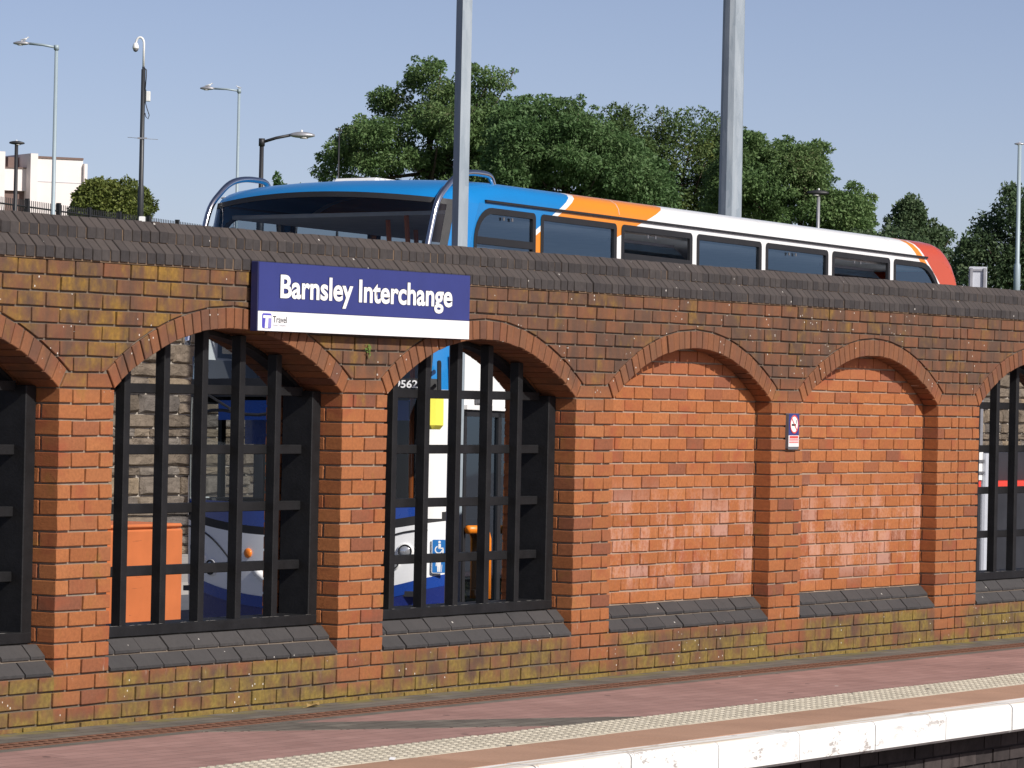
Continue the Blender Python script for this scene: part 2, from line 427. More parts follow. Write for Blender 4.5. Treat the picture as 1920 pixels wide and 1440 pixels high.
class MB:
    """collects pieces into one mesh"""
    def __init__(s): s.v = []; s.f = []
    def add(s, vs, fs):
        b = len(s.v); s.v += [tuple(v) for v in vs]; s.f += [tuple(i + b for i in f) for f in fs]; return s
    def box(s, x0, x1, y0, y1, z0, z1, c=0.0):
        if c <= 0:
            vs = [(x, y, z) for x in (x0, x1) for y in (y0, y1) for z in (z0, z1)]
            fs = [(0, 1, 3, 2), (4, 6, 7, 5), (0, 4, 5, 1), (2, 3, 7, 6), (0, 2, 6, 4), (1, 5, 7, 3)]
            return s.add(vs, fs)
        vs, fs = chamfer_box((x1 - x0), (y1 - y0), (z1 - z0), c)
        m = ((x0 + x1) / 2, (y0 + y1) / 2, (z0 + z1) / 2)
        return s.add([(v[0] + m[0], v[1] + m[1], v[2] + m[2]) for v in vs], fs)
    def tube(s, pts, r, n=8, caps=True):
        pts = [Vector(p) for p in pts]; N = len(pts)
        rs = r if isinstance(r, (list, tuple)) else [r] * N
        b = len(s.v); prev = None
        for i, p in enumerate(pts):
            d = (pts[min(i + 1, N - 1)] - pts[max(i - 1, 0)]).normalized()
            if prev is None:
                a = Vector((0, 0, 1)) if abs(d.z) < .9 else Vector((1, 0, 0))
                u = d.cross(a).normalized()
            else:
                u = (prev - d * prev.dot(d)).normalized()
            prev = u; w = d.cross(u)
            for k in range(n):
                a = 2 * PI * k / n
                s.v.append(tuple(p + (u * math.cos(a) + w * math.sin(a)) * rs[i]))
        for i in range(N - 1):
            for k in range(n):
                s.f.append((b + i * n + k, b + i * n + (k + 1) % n, b + (i + 1) * n + (k + 1) % n, b + (i + 1) * n + k))
        if caps:
            s.f.append(tuple(b + k for k in range(n))[::-1]); s.f.append(tuple(b + (N - 1) * n + k for k in range(n)))
        return s
    def lathe(s, prof, n=16, axis='z', c=(0, 0, 0)):
        b = len(s.v)
        for (r, h) in prof:
            for k in range(n):
                a = 2 * PI * k / n; u, w = r * math.cos(a), r * math.sin(a)
                p = {'z': (u, w, h), 'x': (h, u, w), 'y': (u, h, w)}[axis]
                s.v.append((p[0] + c[0], p[1] + c[1], p[2] + c[2]))
        for i in range(len(prof) - 1):
            for k in range(n):
                s.f.append((b + i * n + k, b + i * n + (k + 1) % n, b + (i + 1) * n + (k + 1) % n, b + (i + 1) * n + k))
        s.f.append(tuple(b + k for k in range(n))[::-1]); s.f.append(tuple(b + (len(prof) - 1) * n + k for k in range(n)))
        return s
    def prism_xz(s, poly, y0, y1, c=0.0):
        """polygon in x,z (counter-clockwise seen from -Y), front at y0, back at y1; c = chamfer of the front edge"""
        n = len(poly)
        if c > 0:
            cx = sum(p[0] for p in poly) / n; cz = sum(p[1] for p in poly) / n
            ins = inset(poly, c)
            vs = [(p[0], y0, p[1]) for p in ins] + [(p[0], y0 + c, p[1]) for p in poly] + [(p[0], y1, p[1]) for p in poly]
            L = 3
        else:
            vs = [(p[0], y0, p[1]) for p in poly] + [(p[0], y1, p[1]) for p in poly]; L = 2
        fs = [tuple(range(n))]
        for l in range(L - 1):
            for i in range(n):
                j = (i + 1) % n
                fs.append((l * n + j, l * n + i, (l + 1) * n + i, (l + 1) * n + j))
        fs.append(tuple(range((L - 1) * n, L * n))[::-1])
        return s.add(vs, fs)
    def prism_yz(s, prof, x0, x1):
        n = len(prof)
        vs = [(x0, p[0], p[1]) for p in prof] + [(x1, p[0], p[1]) for p in prof]
        fs = [tuple(range(n)), tuple(range(n, 2 * n))[::-1]] + [((i + 1) % n, i, n + i, n + (i + 1) % n) for i in range(n)]
        return s.add(vs, fs)
    def build(s, name, mat, parent=None, smooth=False, loc=None, rot=None):
        me = mesh_of(name, s.v, s.f, mat, smooth)
        return link(name, me, parent, loc, rot)

def fixn(me):
    bm = bmesh.new(); bm.from_mesh(me); bmesh.ops.recalc_face_normals(bm, faces=bm.faces); bm.to_mesh(me); bm.free()

def inset(poly, c):
    n = len(poly); out = []
    for i in range(n):
        p0, p1, p2 = poly[i - 1], poly[i], poly[(i + 1) % n]
        d1 = Vector((p1[0] - p0[0], p1[1] - p0[1])); d2 = Vector((p2[0] - p1[0], p2[1] - p1[1]))
        if d1.length < 1e-6 or d2.length < 1e-6: out.append(p1); continue
        d1.normalize(); d2.normalize()
        n1 = Vector((-d1.y, d1.x)); n2 = Vector((-d2.y, d2.x))
        k = n1 + n2
        if k.length < 1e-4: out.append(p1); continue
        k = k / max(.35, k.length_squared / 2)
        out.append((p1[0] + k.x * c, p1[1] + k.y * c))
    return out

def chamfer_box(sx, sy, sz, c, jit=0.0, rnd=None):
    """box with every edge cut: 24 vertices, 26 faces"""
    hx, hy, hz = sx / 2, sy / 2, sz / 2
    vs = []; idx = {}
    for ix in (-1, 1):
        for iy in (-1, 1):
            for iz in (-1, 1):
                j = [(rnd.uniform(-jit, jit) if rnd else 0) for _ in range(3)]
                px, py, pz = ix * hx + j[0], iy * hy + j[1], iz * hz + j[2]
                for ax in range(3):
                    q = [px - ix * c, py - iy * c, pz - iz * c]
                    q[ax] = (px, py, pz)[ax]
                    idx[(ix, iy, iz, ax)] = len(vs); vs.append(tuple(q))
    fs = []
    S = (-1, 1)
    for s0 in S:
        for ax in range(3):
            o = [a for a in range(3) if a != ax]
            def key(a, b):
                k = [0, 0, 0]; k[ax] = s0; k[o[0]] = a; k[o[1]] = b
                return idx[(k[0], k[1], k[2], ax)]
            q = [key(-1, -1), key(1, -1), key(1, 1), key(-1, 1)]
            flip = (s0 < 0) ^ (ax == 1)
            fs.append(tuple(q[::-1]) if flip else tuple(q))
    for ax in range(3):          # edge cuts along axis ax
        o = [a for a in range(3) if a != ax]
        for a in S:
            for b in S:
                def key(t, use):
                    k = [0, 0, 0]; k[ax] = t; k[o[0]] = a; k[o[1]] = b
                    return idx[(k[0], k[1], k[2], use)]
                fs.append((key(-1, o[0]), key(1, o[0]), key(1, o[1]), key(-1, o[1])))
    for ix in S:
        for iy in S:
            for iz in S: fs.append((idx[(ix, iy, iz, 0)], idx[(ix, iy, iz, 1)], idx[(ix, iy, iz, 2)]))
    return vs, fs

def text_mesh(body, size, offset=0.0, extrude=0.0, spacing=1.0):
    cu = bpy.data.curves.new('txt', 'FONT'); cu.body = body; cu.size = size; cu.offset = offset; cu.extrude = extrude; cu.space_character = spacing
    cu.resolution_u = 4
    o = bpy.data.objects.new('txt', cu); col.objects.link(o)
    dg = bpy.context.evaluated_depsgraph_get(); dg.update()
    me = bpy.data.meshes.new_from_object(o.evaluated_get(dg))
    bpy.data.objects.remove(o); bpy.data.curves.remove(cu)
    return me
def text_on(name, body, parent, mat, x0, x1, zb, cap, y, offset=0.0, extrude=.001):
    """flat lettering facing -Y: from x0 to x1, baseline zb, capital height cap"""
    me = text_mesh(body, 1.0, offset, 0.0)
    xs = [v.co.x for v in me.vertices]
    capm = text_mesh('B', 1.0, offset, 0.0); cz = [v.co.y for v in capm.vertices]
    sx = (x1 - x0) / (max(xs) - min(xs)); sz = cap / (max(cz) - min(cz)); mx = min(xs); mz = min(cz)
    for v in me.vertices:
        a, b = v.co.x, v.co.y
        v.co = Vector((x0 + (a - mx) * sx, y, zb + (b - mz) * sz))
    bpy.data.meshes.remove(capm)
    me.materials.clear(); me.materials.append(MATS[mat]); me.update()
    return link(name, me, parent)

# ================================================================== SETTING
GZ = 0.02          # platform level
SZ = -0.50         # bus station level
XL, XR = -5.0, 13.05
YST = 17.5         # stone wall of the cutting

def terrain(Y): return 3.0 + .05 * max(0.0, min(Y, 250) - YST)
# station yard, bank, far land
yard = MB(); yard.add([(-80, .44, SZ), (140, .44, SZ), (140, YST + 1, SZ), (-80, YST + 1, SZ)], [(0, 1, 2, 3)])
tag(yard.build('station_yard', 'asphalt'), kind='structure')
bank = MB()
ys = [YST + .5, 40, 80, 140, 250, 900, 2500]
for i in range(len(ys) - 1):
    a, b = ys[i], ys[i + 1]
    bank.add([(-900, a, terrain(a)), (2500, a, terrain(a)), (2500, b, terrain(b)), (-900, b, terrain(b))], [(0, 1, 2, 3)])
tag(bank.build('grass_bank', 'grass_bank'), kind='structure')
near = MB(); near.add([(-900, -2500, -1.25), (2500, -2500, -1.25), (2500, -2.75, -1.25), (-900, -2.75, -1.25)], [(0, 1, 2, 3)])
tag(near.build('track_bed', 'ballast'), kind='structure')
pv = MB(); pv.box(-20, 80, YST - 4.3, YST + .2, SZ - .1, SZ + .13)
tag(pv.build('station_pavement', 'kerb_stone'), kind='structure')

# platform in strips, each a sheet on the same slab
PX0, PX1 = -14.0, 30.0
Y_CH0, Y_CH1, Y_RED0, Y_TA0, Y_TA1, Y_WH, Y_EDGE = -.325, -.50, -.585, -1.64, -2.04, -2.50, -2.66
slab = MB(); slab.box(PX0, PX1, -2.45, .02, -1.3, GZ - .03)
tag(slab.build('platform', 'paving_dark'), kind='structure')
def strip(name, mat, y0, y1, z):
    m = MB(); m.add([(PX0, y0, z), (PX1, y0, z), (PX1, y1, z), (PX0, y1, z)], [(0, 1, 2, 3)])
    return tag(m.build(name, mat), kind='structure')
strip('platform_margin', 'paving_dark', Y_CH0, .03, GZ)
strip('channel_border', 'paving_dark', Y_RED0, Y_CH1, GZ)
strip('platform_paving', 'paving_red', Y_TA0, Y_RED0, GZ)
# dark band of setts crossing the red paving
c0, c1 = onY(450, 1364, -.60), onY(960, 1372, -1.63)
m = MB(); q_ = [(-2.1, -.587), (-1.35, -.587), (.30, -1.638), (-.50, -1.638)]
m.add([(x, y, GZ + .003) for x, y in q_] + [(x, y, GZ - .02) for x, y in q_], [(3, 2, 1, 0), (0, 1, 5, 4), (1, 2, 6, 5), (2, 3, 7, 6), (3, 0, 4, 7)])
tag(m.build('paving_band', 'paving_dark'), kind='structure')

# drainage channel: a slotted rusty grating
ch = empty('drain_channel', (0, 0, GZ)); tag(ch, 'rusty slotted drain grating running along the foot of the brick wall', 'drain')
m = MB(); m.add([(PX0, Y_CH1, -.03), (PX1, Y_CH1, -.03), (PX1, Y_CH0, -.03), (PX0, Y_CH0, -.03)], [(0, 1, 2, 3)]); m.build('channel_bed', 'interior_dark', ch)
m = MB()
m.box(PX0, PX1, (Y_CH0 + Y_CH1) / 2 - .012, (Y_CH0 + Y_CH1) / 2 + .012, -.03, .0028); m.box(PX0, PX1, Y_CH0 - .016, Y_CH0, -.03, .003); m.box(PX0, PX1, Y_CH1, Y_CH1 + .016, -.03, .003)
xx = -5.0
while xx < 14:
    m.box(xx, xx + .034, Y_CH1 + .016, Y_CH0 - .016, -.03, .002); xx += .075
tag(m.build('grating_bars', 'rust', ch), kind='stuff')

# tactile slabs
ta = empty('tactile_strip', (0, 0, GZ)); tag(ta, 'cream tactile paving strip with raised blisters along the platform', 'tactile paving')
tm = MB(); tm.box(-.198, .198, -.198, .198, -.03, .0, .003)
for i in range(6):
    for j in range(6):
        cx, cy = -.165 + .066 * i, -.165 + .066 * j
        b = len(tm.v)
        for (r_, h) in ((.0215, -.001), (.013, .0055)):
            for k in range(7): tm.v.append((cx + r_ * math.cos(k * 2 * PI / 7), cy + r_ * math.sin(k * 2 * PI / 7), h))
        for k in range(7): tm.f.append((b + k, b + (k + 1) % 7, b + 7 + (k + 1) % 7, b + 7 + k))
        tm.f.append(tuple(b + 7 + k for k in range(7)))
tme = mesh_of('tactile_slab', tm.v, tm.f, 'tactile')
for i in range(62):
    link('tactile_slab', tme, ta, (-9.6 + .4 * i, (Y_TA0 + Y_TA1) / 2, .002 + random.uniform(-.0015, .0015)))

# buff slabs and white nosing slabs
SLB = .86
slabs = empty('buff_slabs', (0, 0, GZ)); tag(slabs, 'row of buff paving slabs behind the white platform edge', 'paving')
vs, fs = chamfer_box(SLB - .013, (Y_TA1 - Y_WH) - .010, .05, .003)
sme = mesh_of('slab', vs, fs, 'slab_buff')
edge = empty('platform_edge', (0, 0, GZ)); tag(edge, 'white painted platform edge slabs with chipped paint', 'platform edge')
prof = []
for k in range(6):
    a = PI / 2 * k / 5
    prof.append((Y_EDGE + .028 - .028 * math.cos(a), -.028 + .028 * math.sin(a)))
prof = [(Y_EDGE + .02, -.155), (Y_EDGE, -.14)] + prof + [(Y_WH - .003, 0), (Y_WH - .003, -.155)]
nm = MB(); nm.prism_yz(prof[::-1], -SLB / 2 + .005, SLB / 2 - .005)
nme = mesh_of('nosing_slab', nm.v, nm.f, 'coping_white'); fixn(nme)
for i in range(32):
    xc = -8.15 + SLB * i
    link('slab', sme, slabs, (xc, (Y_TA1 + Y_WH) / 2, -.025 + random.uniform(-.001, .001)))
    link('nosing_slab', nme, edge, (xc, random.uniform(-.002, .002), random.uniform(-.001, .001)), (0, 0, random.uniform(-.001, .001)))
# platform wall under the overhang, its shade put into the dark brick colour
pw = empty('platform_wall', (0, -2.45, -1.25)); tag(pw, 'dark brick wall under the white platform edge', 'wall')
m = MB(); m.box(PX0, PX1, -.012, .1, 0, 1.09); m.build('wall_core', 'shade_dark_brick', pw)
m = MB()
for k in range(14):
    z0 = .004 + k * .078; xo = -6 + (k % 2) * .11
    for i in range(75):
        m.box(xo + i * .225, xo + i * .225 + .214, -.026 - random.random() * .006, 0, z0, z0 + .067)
tag(m.build('brick', 'shade_dark_brick', pw), kind='stuff')
# track in the corner of the view
bal = MB(); R = random.Random(3)
for i in range(5200):
    x = R.uniform(-4.5, 6.5); y = R.uniform(-4.9, -2.6); s = R.uniform(.02, .042)
    vs, fs = [], [(0, 2, 4), (2, 1, 4), (1, 3, 4), (3, 0, 4), (2, 0, 5), (1, 2, 5), (3, 1, 5), (0, 3, 5)]
    for (a, b, c) in ((1, 0, 0), (-1, 0, 0), (0, 1, 0), (0, -1, 0), (0, 0, 1), (0, 0, -1)):
        q = R.uniform(.7, 1.25) * s; vs.append((x + a * q + R.uniform(-.3, .3) * s, y + b * q + R.uniform(-.3, .3) * s, -1.235 + c * q * .8 + R.uniform(0, .03)))
    bal.add(vs, fs)
tag(bal.build('ballast', 'ballast'), 'brown stone ballast between the track and the platform wall', 'ballast', kind='stuff')
trk = empty('railway_track', (0, -4.0, -1.25)); tag(trk, 'railway track below the white platform edge', 'track')
m = MB(); pr = [(-.07, 0), (-.07, .012), (-.01, .03), (-.009, .11), (-.035, .12), (-.035, .15), (.035, .15), (.035, .12), (.009, .11), (.01, .03), (.07, .012), (.07, 0)]
rl = mesh_of('rail', *(lambda q: (q.v, q.f))(MB().prism_yz(pr, -14, 30)), 'rail_steel'); fixn(rl)
link('rail', rl, trk, (0, 0, .03)); link('rail', rl, trk, (0, -1.5, .03))
sle = mesh_of('sleeper', *chamfer_box(.24, 2.5, .16, .015), 'kerb_stone')
for i in range(26): link('sleeper', sle, trk, (-5 + i * .65, -.75, -.045))

# ================================================================== BRICK ARCADE WALL
BAY, PW = 2.475, .44
def J(k): return 1.62 - .075 * k            # bed joint number k, counted down from the springing
ZSP = J(0); RISE = .311; SPAN = BAY - PW; RI = (SPAN * SPAN / 4 + RISE * RISE) / (2 * RISE)
RING = .1025; RE = RI + RING; ALPHA = math.asin(SPAN / 2 / RI); ZC = ZSP + RISE - RI
WT = .44
piers = [(-2 * BAY, PW), (-BAY, PW), (0, PW), (BAY, PW), (2 * BAY, PW), (3 * BAY, .665), (3 * BAY + .675 + 2.025, PW), (3 * BAY + .675 + 2.025 + BAY, PW)]
piers = [(a, a + w) for a, w in piers]
BLIND = {3, 4, 6}                               # openings to the right of these piers are bricked up
opens = [(piers[i][1], piers[i + 1][0], i in BLIND) for i in range(len(piers) - 1)]
WX0, WX1 = piers[0][0], piers[-1][1]
JOINT5 = 3 * BAY + .3325                     # movement joint

wall = empty('arcade_wall', (0, 0, 0))
tag(wall, 'long weathered red brick wall with arches and a dark double coping', 'wall')

# ---- mortar core
core = MB(); pale = MB()
JD = .013
def quad(m, a, b, c, d): m.add([a, b, c, d], [(0, 1, 2, 3)])
ZT = J(-8)
for (a, b) in piers:
    core.add([(a + JD, JD, -.6), (b - JD, JD, -.6), (b - JD, JD, ZSP), (a + JD, JD, ZSP)], [(0, 1, 2, 3)])
    core.add([(a, WT, -.6), (b, WT, -.6), (b, WT, ZT), (a, WT, ZT)], [(3, 2, 1, 0)])
    core.add([(a + JD, JD, -.6), (a + JD, WT, -.6), (a + JD, WT, ZSP + .05), (a + JD, JD, ZSP + .05)], [(3, 2, 1, 0)])
    core.add([(b - JD, JD, -.6), (b - JD, WT, -.6), (b - JD, WT, ZSP + .05), (b - JD, JD, ZSP + .05)], [(0, 1, 2, 3)])
    core.add([(a + JD, JD, ZSP), (b - JD, JD, ZSP), (b, JD, ZT), (a, JD, ZT)], [(0, 1, 2, 3)])
    core.add([(a, JD, ZT), (b, JD, ZT), (b, WT, ZT), (a, WT, ZT)], [(0, 1, 2, 3)])
NA = 36
for (a, b, blind) in opens:
    xc = (a + b) / 2
    # under the sill
    quad(core, (a - .01, JD, -.6), (b + .01, JD, -.6), (b + .01, JD, J(18)), (a - .01, JD, J(18)))
    quad(core, (b + .01, WT, -.6), (a - .01, WT, -.6), (a - .01, WT, J(16)), (b + .01, WT, J(16)))
    quad(core, (a, .115, J(16) - .012), (b, .115, J(16) - .012), (b, WT, J(16) - .012), (a, WT, J(16) - .012))
    core.prism_yz([(.004, J(18) - .01), (.012, J(18) + .012), (.054, J(17) - .012), (.06, J(17) + .008), (.108, J(16) - .014), (.13, J(18) - .01)][::-1], a - .005, b + .005)
    pts = []
    for i in range(NA + 1):
        t = -ALPHA + 2 * ALPHA * i / NA
        pts.append((xc + (RI + JD) * math.sin(t), ZC + (RI + JD) * math.cos(t)))
    for i in range(NA):
        (x0, z0), (x1, z1) = pts[i], pts[i + 1]
        quad(core, (x0, JD, z0), (x1, JD, z1), (x1, JD, ZT), (x0, JD, ZT))
        quad(core, (x1, WT, z1), (x0, WT, z0), (x0, WT, ZT), (x1, WT, ZT))
        quad(core, (x0, JD, z0), (x0, WT, z0), (x1, WT, z1), (x1, JD, z1))
        quad(core, (x0, JD, ZT), (x1, JD, ZT), (x1, WT, ZT), (x0, WT, ZT))
    if blind:
        yp = .1125 + .0105
        quad(pale, (a - .02, yp, J(18)), (b + .02, yp, J(18)), (b + .02, yp, ZSP + RISE + .03), (a - .02, yp, ZSP + RISE + .03))
core.build('wall_core', 'mortar', wall)

# ---- brick shapes, shared
BR = random.Random(11)
CACHE = {}
def brick_mesh(sx, sy, sz, mat):
    k = (round(sx, 4), round(sy, 4), round(sz, 4), mat, BR.randrange(4))
    if k not in CACHE:
        vs, fs = chamfer_box(sx, sy, sz, .0024, .0016, BR)
        CACHE[k] = mesh_of('brick', vs, fs, mat)
        fixn(CACHE[k])
    return CACHE[k]
bricks = []      # (x centre, mesh, location, rotation)
def lay(x0, x1, y0, y1, z0, z1, mat='brick_face'):
    x0 += .0014; x1 -= .0014
    me = brick_mesh(x1 - x0, y1 - y0, z1 - z0, mat)
    loc = ((x0 + x1) / 2, (y0 + y1) / 2 + BR.gauss(0, .0013), (z0 + z1) / 2 + BR.gauss(0, .0006))
    rot = (BR.gauss(0, .004), BR.gauss(0, .0025), BR.gauss(0, .004))
    return (me, loc, rot)
def clip_half(poly, n, d):
    """keep p.n >= d"""
    out = []
    for i in range(len(poly)):
        p, q = poly[i], poly[(i + 1) % len(poly)]
        a, b = p[0] * n[0] + p[1] * n[1] - d, q[0] * n[0] + q[1] * n[1] - d
        if a >= 0: out.append(p)
        if (a >= 0) != (b >= 0):
            t = a / (a - b); out.append((p[0] + (q[0] - p[0]) * t, p[1] + (q[1] - p[1]) * t))
    return out
def area(p): return abs(sum(p[i][0] * p[(i + 1) % len(p)][1] - p[(i + 1) % len(p)][0] * p[i][1] for i in range(len(p)))) / 2

def courses(k):
    """brick extents of course k along the whole wall, stretcher bond"""
    off = .1125 if k % 2 == 0 else 0.0
    n0 = int(math.floor((WX0 - off) / .225)) - 1
    out = []
    i = n0
    while True:
        a = i * .225 + off
        if a > WX1: break
        lo, hi = a, a + .215
        lo2, hi2 = max(lo, WX0), min(hi, WX1)
        if hi2 - lo2 > .03:
            if lo2 < JOINT5 - .03 < hi2 - .05 and k % 2:
                out += [(lo2, JOINT5 - .006), (JOINT5 + .006, hi2)]
            else: out.append((lo2, hi2))
        i += 1
    return out

for k in range(-8, 22):
    z0, z1 = J(k + 1) + .005, J(k) - .005
    if k >= 18:                                   # plinth, unbroken
        for (lo, hi) in courses(k): bricks.append(lay(lo, hi, 0, .1025, z0, z1))
    elif k >= 0:                                  # piers
        for pi, (a, b) in enumerate(piers):
            w = b - a
            def edge_brick(side, stretch):
                x0, x1 = (a, a + (.215 if stretch else .1025)) if side < 0 else (b - (.215 if stretch else .1025), b)
                bricks.append(lay(x0, x1, 0, .1025 if stretch else .215, z0, z1))
                if side < 0:
                    if stretch: bricks.append(lay(a, a + .1025, .1125, .3275, z0, z1))
                    else: bricks.append(lay(a, a + .1025, .225, .3275, z0, z1))
                    # nib behind the frame
            if k % 2 == 0:
                edge_brick(-1, False); edge_brick(1, False)
                if w < .5: bricks.append(lay(a + .1125, a + .3275, 0, .1025, z0, z1))
                else:
                    bricks.append(lay(a + .1125, JOINT5 - .006, 0, .1025, z0, z1)); bricks.append(lay(JOINT5 + .006, b - .1125, 0, .1025, z0, z1))
            else:
                edge_brick(-1, True); edge_brick(1, True)
                if w > .5:
                    bricks.append(lay(a + .225, JOINT5 - .006, 0, .1025, z0, z1)); bricks.append(lay(JOINT5 + .006, b - .225, 0, .1025, z0, z1))
    else:                                         # spandrels, cut to the arches
        for (lo, hi) in courses(k):
            poly = [(lo, z0), (hi, z0), (hi, z1), (lo, z1)]; cut = False
            for (a, b, bl) in opens:
                xc = (a + b) / 2
                if hi < a - .2 or lo > b + .2: continue
                if k == -1:
                    for s in (-1, 1):             # skewback: radial line through the springing
                        d = (s * math.sin(ALPHA), math.cos(ALPHA))
                        n = (s * d[1], -s * d[0])   # points away from the ring
                        lim = xc * n[0] + ZC * n[1] + .009
                        mid = ((lo + hi) / 2 - xc) * s
                        if mid > 0 and mid < SPAN / 2 + .25:
                            q = clip_half(poly, n, lim)
                            if len(q) != len(poly) or area(q) < area(poly) - 1e-7: cut = True
                            poly = q
                        if not poly: break
                    if poly and abs((lo + hi) / 2 - xc) < SPAN / 2 - .12: poly = []
                else:
                    rc = RE + .009
                    ds = [math.hypot(p[0] - xc, p[1] - ZC) for p in poly]
                    nearest = math.hypot(max(lo - xc, xc - hi, 0), max(z0 - ZC, 0))
                    if nearest > rc: continue
                    if max(ds) < rc: poly = []; break
                    th = []
                    for i in range(200):
                        t = -ALPHA * 1.15 + 2.3 * ALPHA * i / 199; x = xc + rc * math.sin(t); z = ZC + rc * math.cos(t)
                        if lo <= x <= hi and z0 <= z <= z1: th.append(t)
                    if not th: continue
                    t = sum(th) / len(th); n = (math.sin(t), math.cos(t))
                    poly = clip_half(poly, n, xc * n[0] + ZC * n[1] + rc); cut = True
                if not poly: break
            if not poly or len(poly) < 3 or area(poly) < .0012: continue
            if not cut: bricks.append(lay(lo, hi, 0, .1025, z0, z1))
            else:
                cx = sum(p[0] for p in poly) / len(poly); cz = sum(p[1] for p in poly) / len(poly)
                m = MB(); m.prism_xz([(p[0] - cx, p[1] - cz) for p in poly], 0, .1, .003)
                me = mesh_of('brick', m.v, m.f, 'brick_face'); fixn(me)
                bricks.append((me, (cx, BR.gauss(0, .001), cz), (0, 0, 0)))

def is_ring(loc): return False
def place_pieces(name, items, parent, limit, stuff_name, stuff_mat):
    """the largest in view become parts of their own, the rest one joined part"""
    def rank(it):
        x, z = it[1][0], it[1][2]
        vis = -3.05 < x < 9.1
        return (0 if vis else 1, x if vis else abs(x - 3))
    items = sorted(items, key=rank)
    for me, loc, rot in items[:limit]: link(name, me, parent, loc, rot)
    rest = items[limit:]
    if rest:
        m = MB()
        for me, loc, rot in rest:
            M = Matrix.Translation(loc) @ Matrix.Rotation(rot[2], 4, 'Z') @ Matrix.Rotation(rot[1], 4, 'Y') @ Matrix.Rotation(rot[0], 4, 'X')
            m.add([M @ v.co for v in me.vertices], [tuple(p.vertices) for p in me.polygons])
        tag(m.build(stuff_name, stuff_mat, parent), kind='stuff')
# exposed faces only: bricks wholly behind a jamb are not needed beyond the view
place_pieces('brick', bricks, wall, 300, 'brickwork', 'brick_face')

# ---- arch rings
NV = 30
rings = []; back = MB()
for (a, b, bl) in opens:
    xc = (a + b) / 2
    for i in range(NV):
        t0 = -ALPHA + 2 * ALPHA * i / NV; t1 = t0 + 2 * ALPHA / NV; tm_ = (t0 + t1) / 2
        g0, g1 = .0045 / RI, .0045 / RE
        poly = []
        for (r_, t) in ((RI, t0 + g0), (RI, t1 - g0), (RE, t1 - g1), (RE, t0 + g1)):
            poly.append((xc + r_ * math.sin(t), ZC + r_ * math.cos(t)))
        cx = sum(p[0] for p in poly) / 4; cz = sum(p[1] for p in poly) / 4
        depth = .1085 if bl else .215
        jx, jz = BR.gauss(0, .0012), BR.gauss(0, .0012)
        m = MB(); m.prism_xz([(p[0] - cx + BR.uniform(-.001, .001), p[1] - cz + BR.uniform(-.001, .001)) for p in poly], 0, depth, .003)
        me = mesh_of('voussoir', m.v, m.f, 'brick_ring'); fixn(me)
        rings.append((me, (cx + jx, BR.gauss(0, .0012), cz + jz), (0, 0, 0)))
        if not bl:
            back.prism_xz(poly, .225, .44)
place_pieces('voussoir', rings, wall, 300, 'voussoirs', 'brick_ring')
o = back.build('back_ring', 'brick_ring', wall); fixn(o.data); tag(o, kind='stuff')
# nibs behind the frames
nib = MB()
for (a, b, bl) in opens:
    if bl: continue
    for k in range(-1, 17):
        z0, z1 = J(k + 1) + .005, J(k) - .005
        nib.box(b - .055, b, .338 + BR.uniform(-.003, .003), .438, z0, z1, .003)
    nib.box(b - .048, b + .005, .345, .436, J(17), J(-1))
tag(nib.build('jamb_nib', 'brick_ring', wall), kind='stuff')

# ---- bricked-up panels
for (a, b, bl) in opens:
    if not bl: continue
    pan = link('infill_panel', None, wall) if False else None
    xc = (a + b) / 2
    m = MB(); yp = .1125 + .0105
    quad(m, (a - .02, yp, J(16) - .02), (b + .02, yp, J(16) - .02), (b + .02, yp, ZSP + RISE + .03), (a - .02, yp, ZSP + RISE + .03))
    pan = m.build('infill_panel', 'mortar_pale', wall)
    for k in range(-5, 16):
        z0, z1 = J(k + 1) + .005, J(k) - .005
        for (lo, hi) in courses(k):
            lo, hi = max(lo, a + .006), min(hi, b - .006)
            if hi - lo < .03: continue
            if k < 0:
                half = RI * math.sin(ALPHA)
                zz = z0 - ZC
                hw = math.sqrt(max(0, RI * RI - zz * zz))
                if lo > xc + hw or hi < xc - hw: continue
            me, loc, rot = lay(lo, hi, .1125, .1725, z0, z1, 'brick_infill')
            link('brick', me, pan, loc, rot)

# ---- sills: two courses of sloping dark plinth bricks
def sill_prof(y, z0, z1):
    return [(y, z0), (y, z0 + .013), (y + .052, z1), (y + .075, z1), (y + .075, z0)]
for (a, b, bl) in opens:
    for (k, y) in ((17, -.006), (16, .050)):
        for (lo, hi) in courses(k if k == 17 else 16):
            lo2, hi2 = max(lo, a + .004), min(hi, b - .004)
            if hi2 - lo2 < .025: continue
            w = round(hi2 - lo2, 3)
            key = ('sill', w, k)
            if key not in CACHE:
                m = MB(); m.prism_yz(sill_prof(0, 0, .066)[::-1], -w / 2, w / 2)
                CACHE[key] = mesh_of('sill_brick', m.v, m.f, 'sill_brick'); fixn(CACHE[key])
            link('sill_brick', CACHE[key], wall, ((lo2 + hi2) / 2, y + BR.gauss(0, .0015), J(k + 1) + .004), (BR.gauss(0, .008), BR.gauss(0, .004), 0))

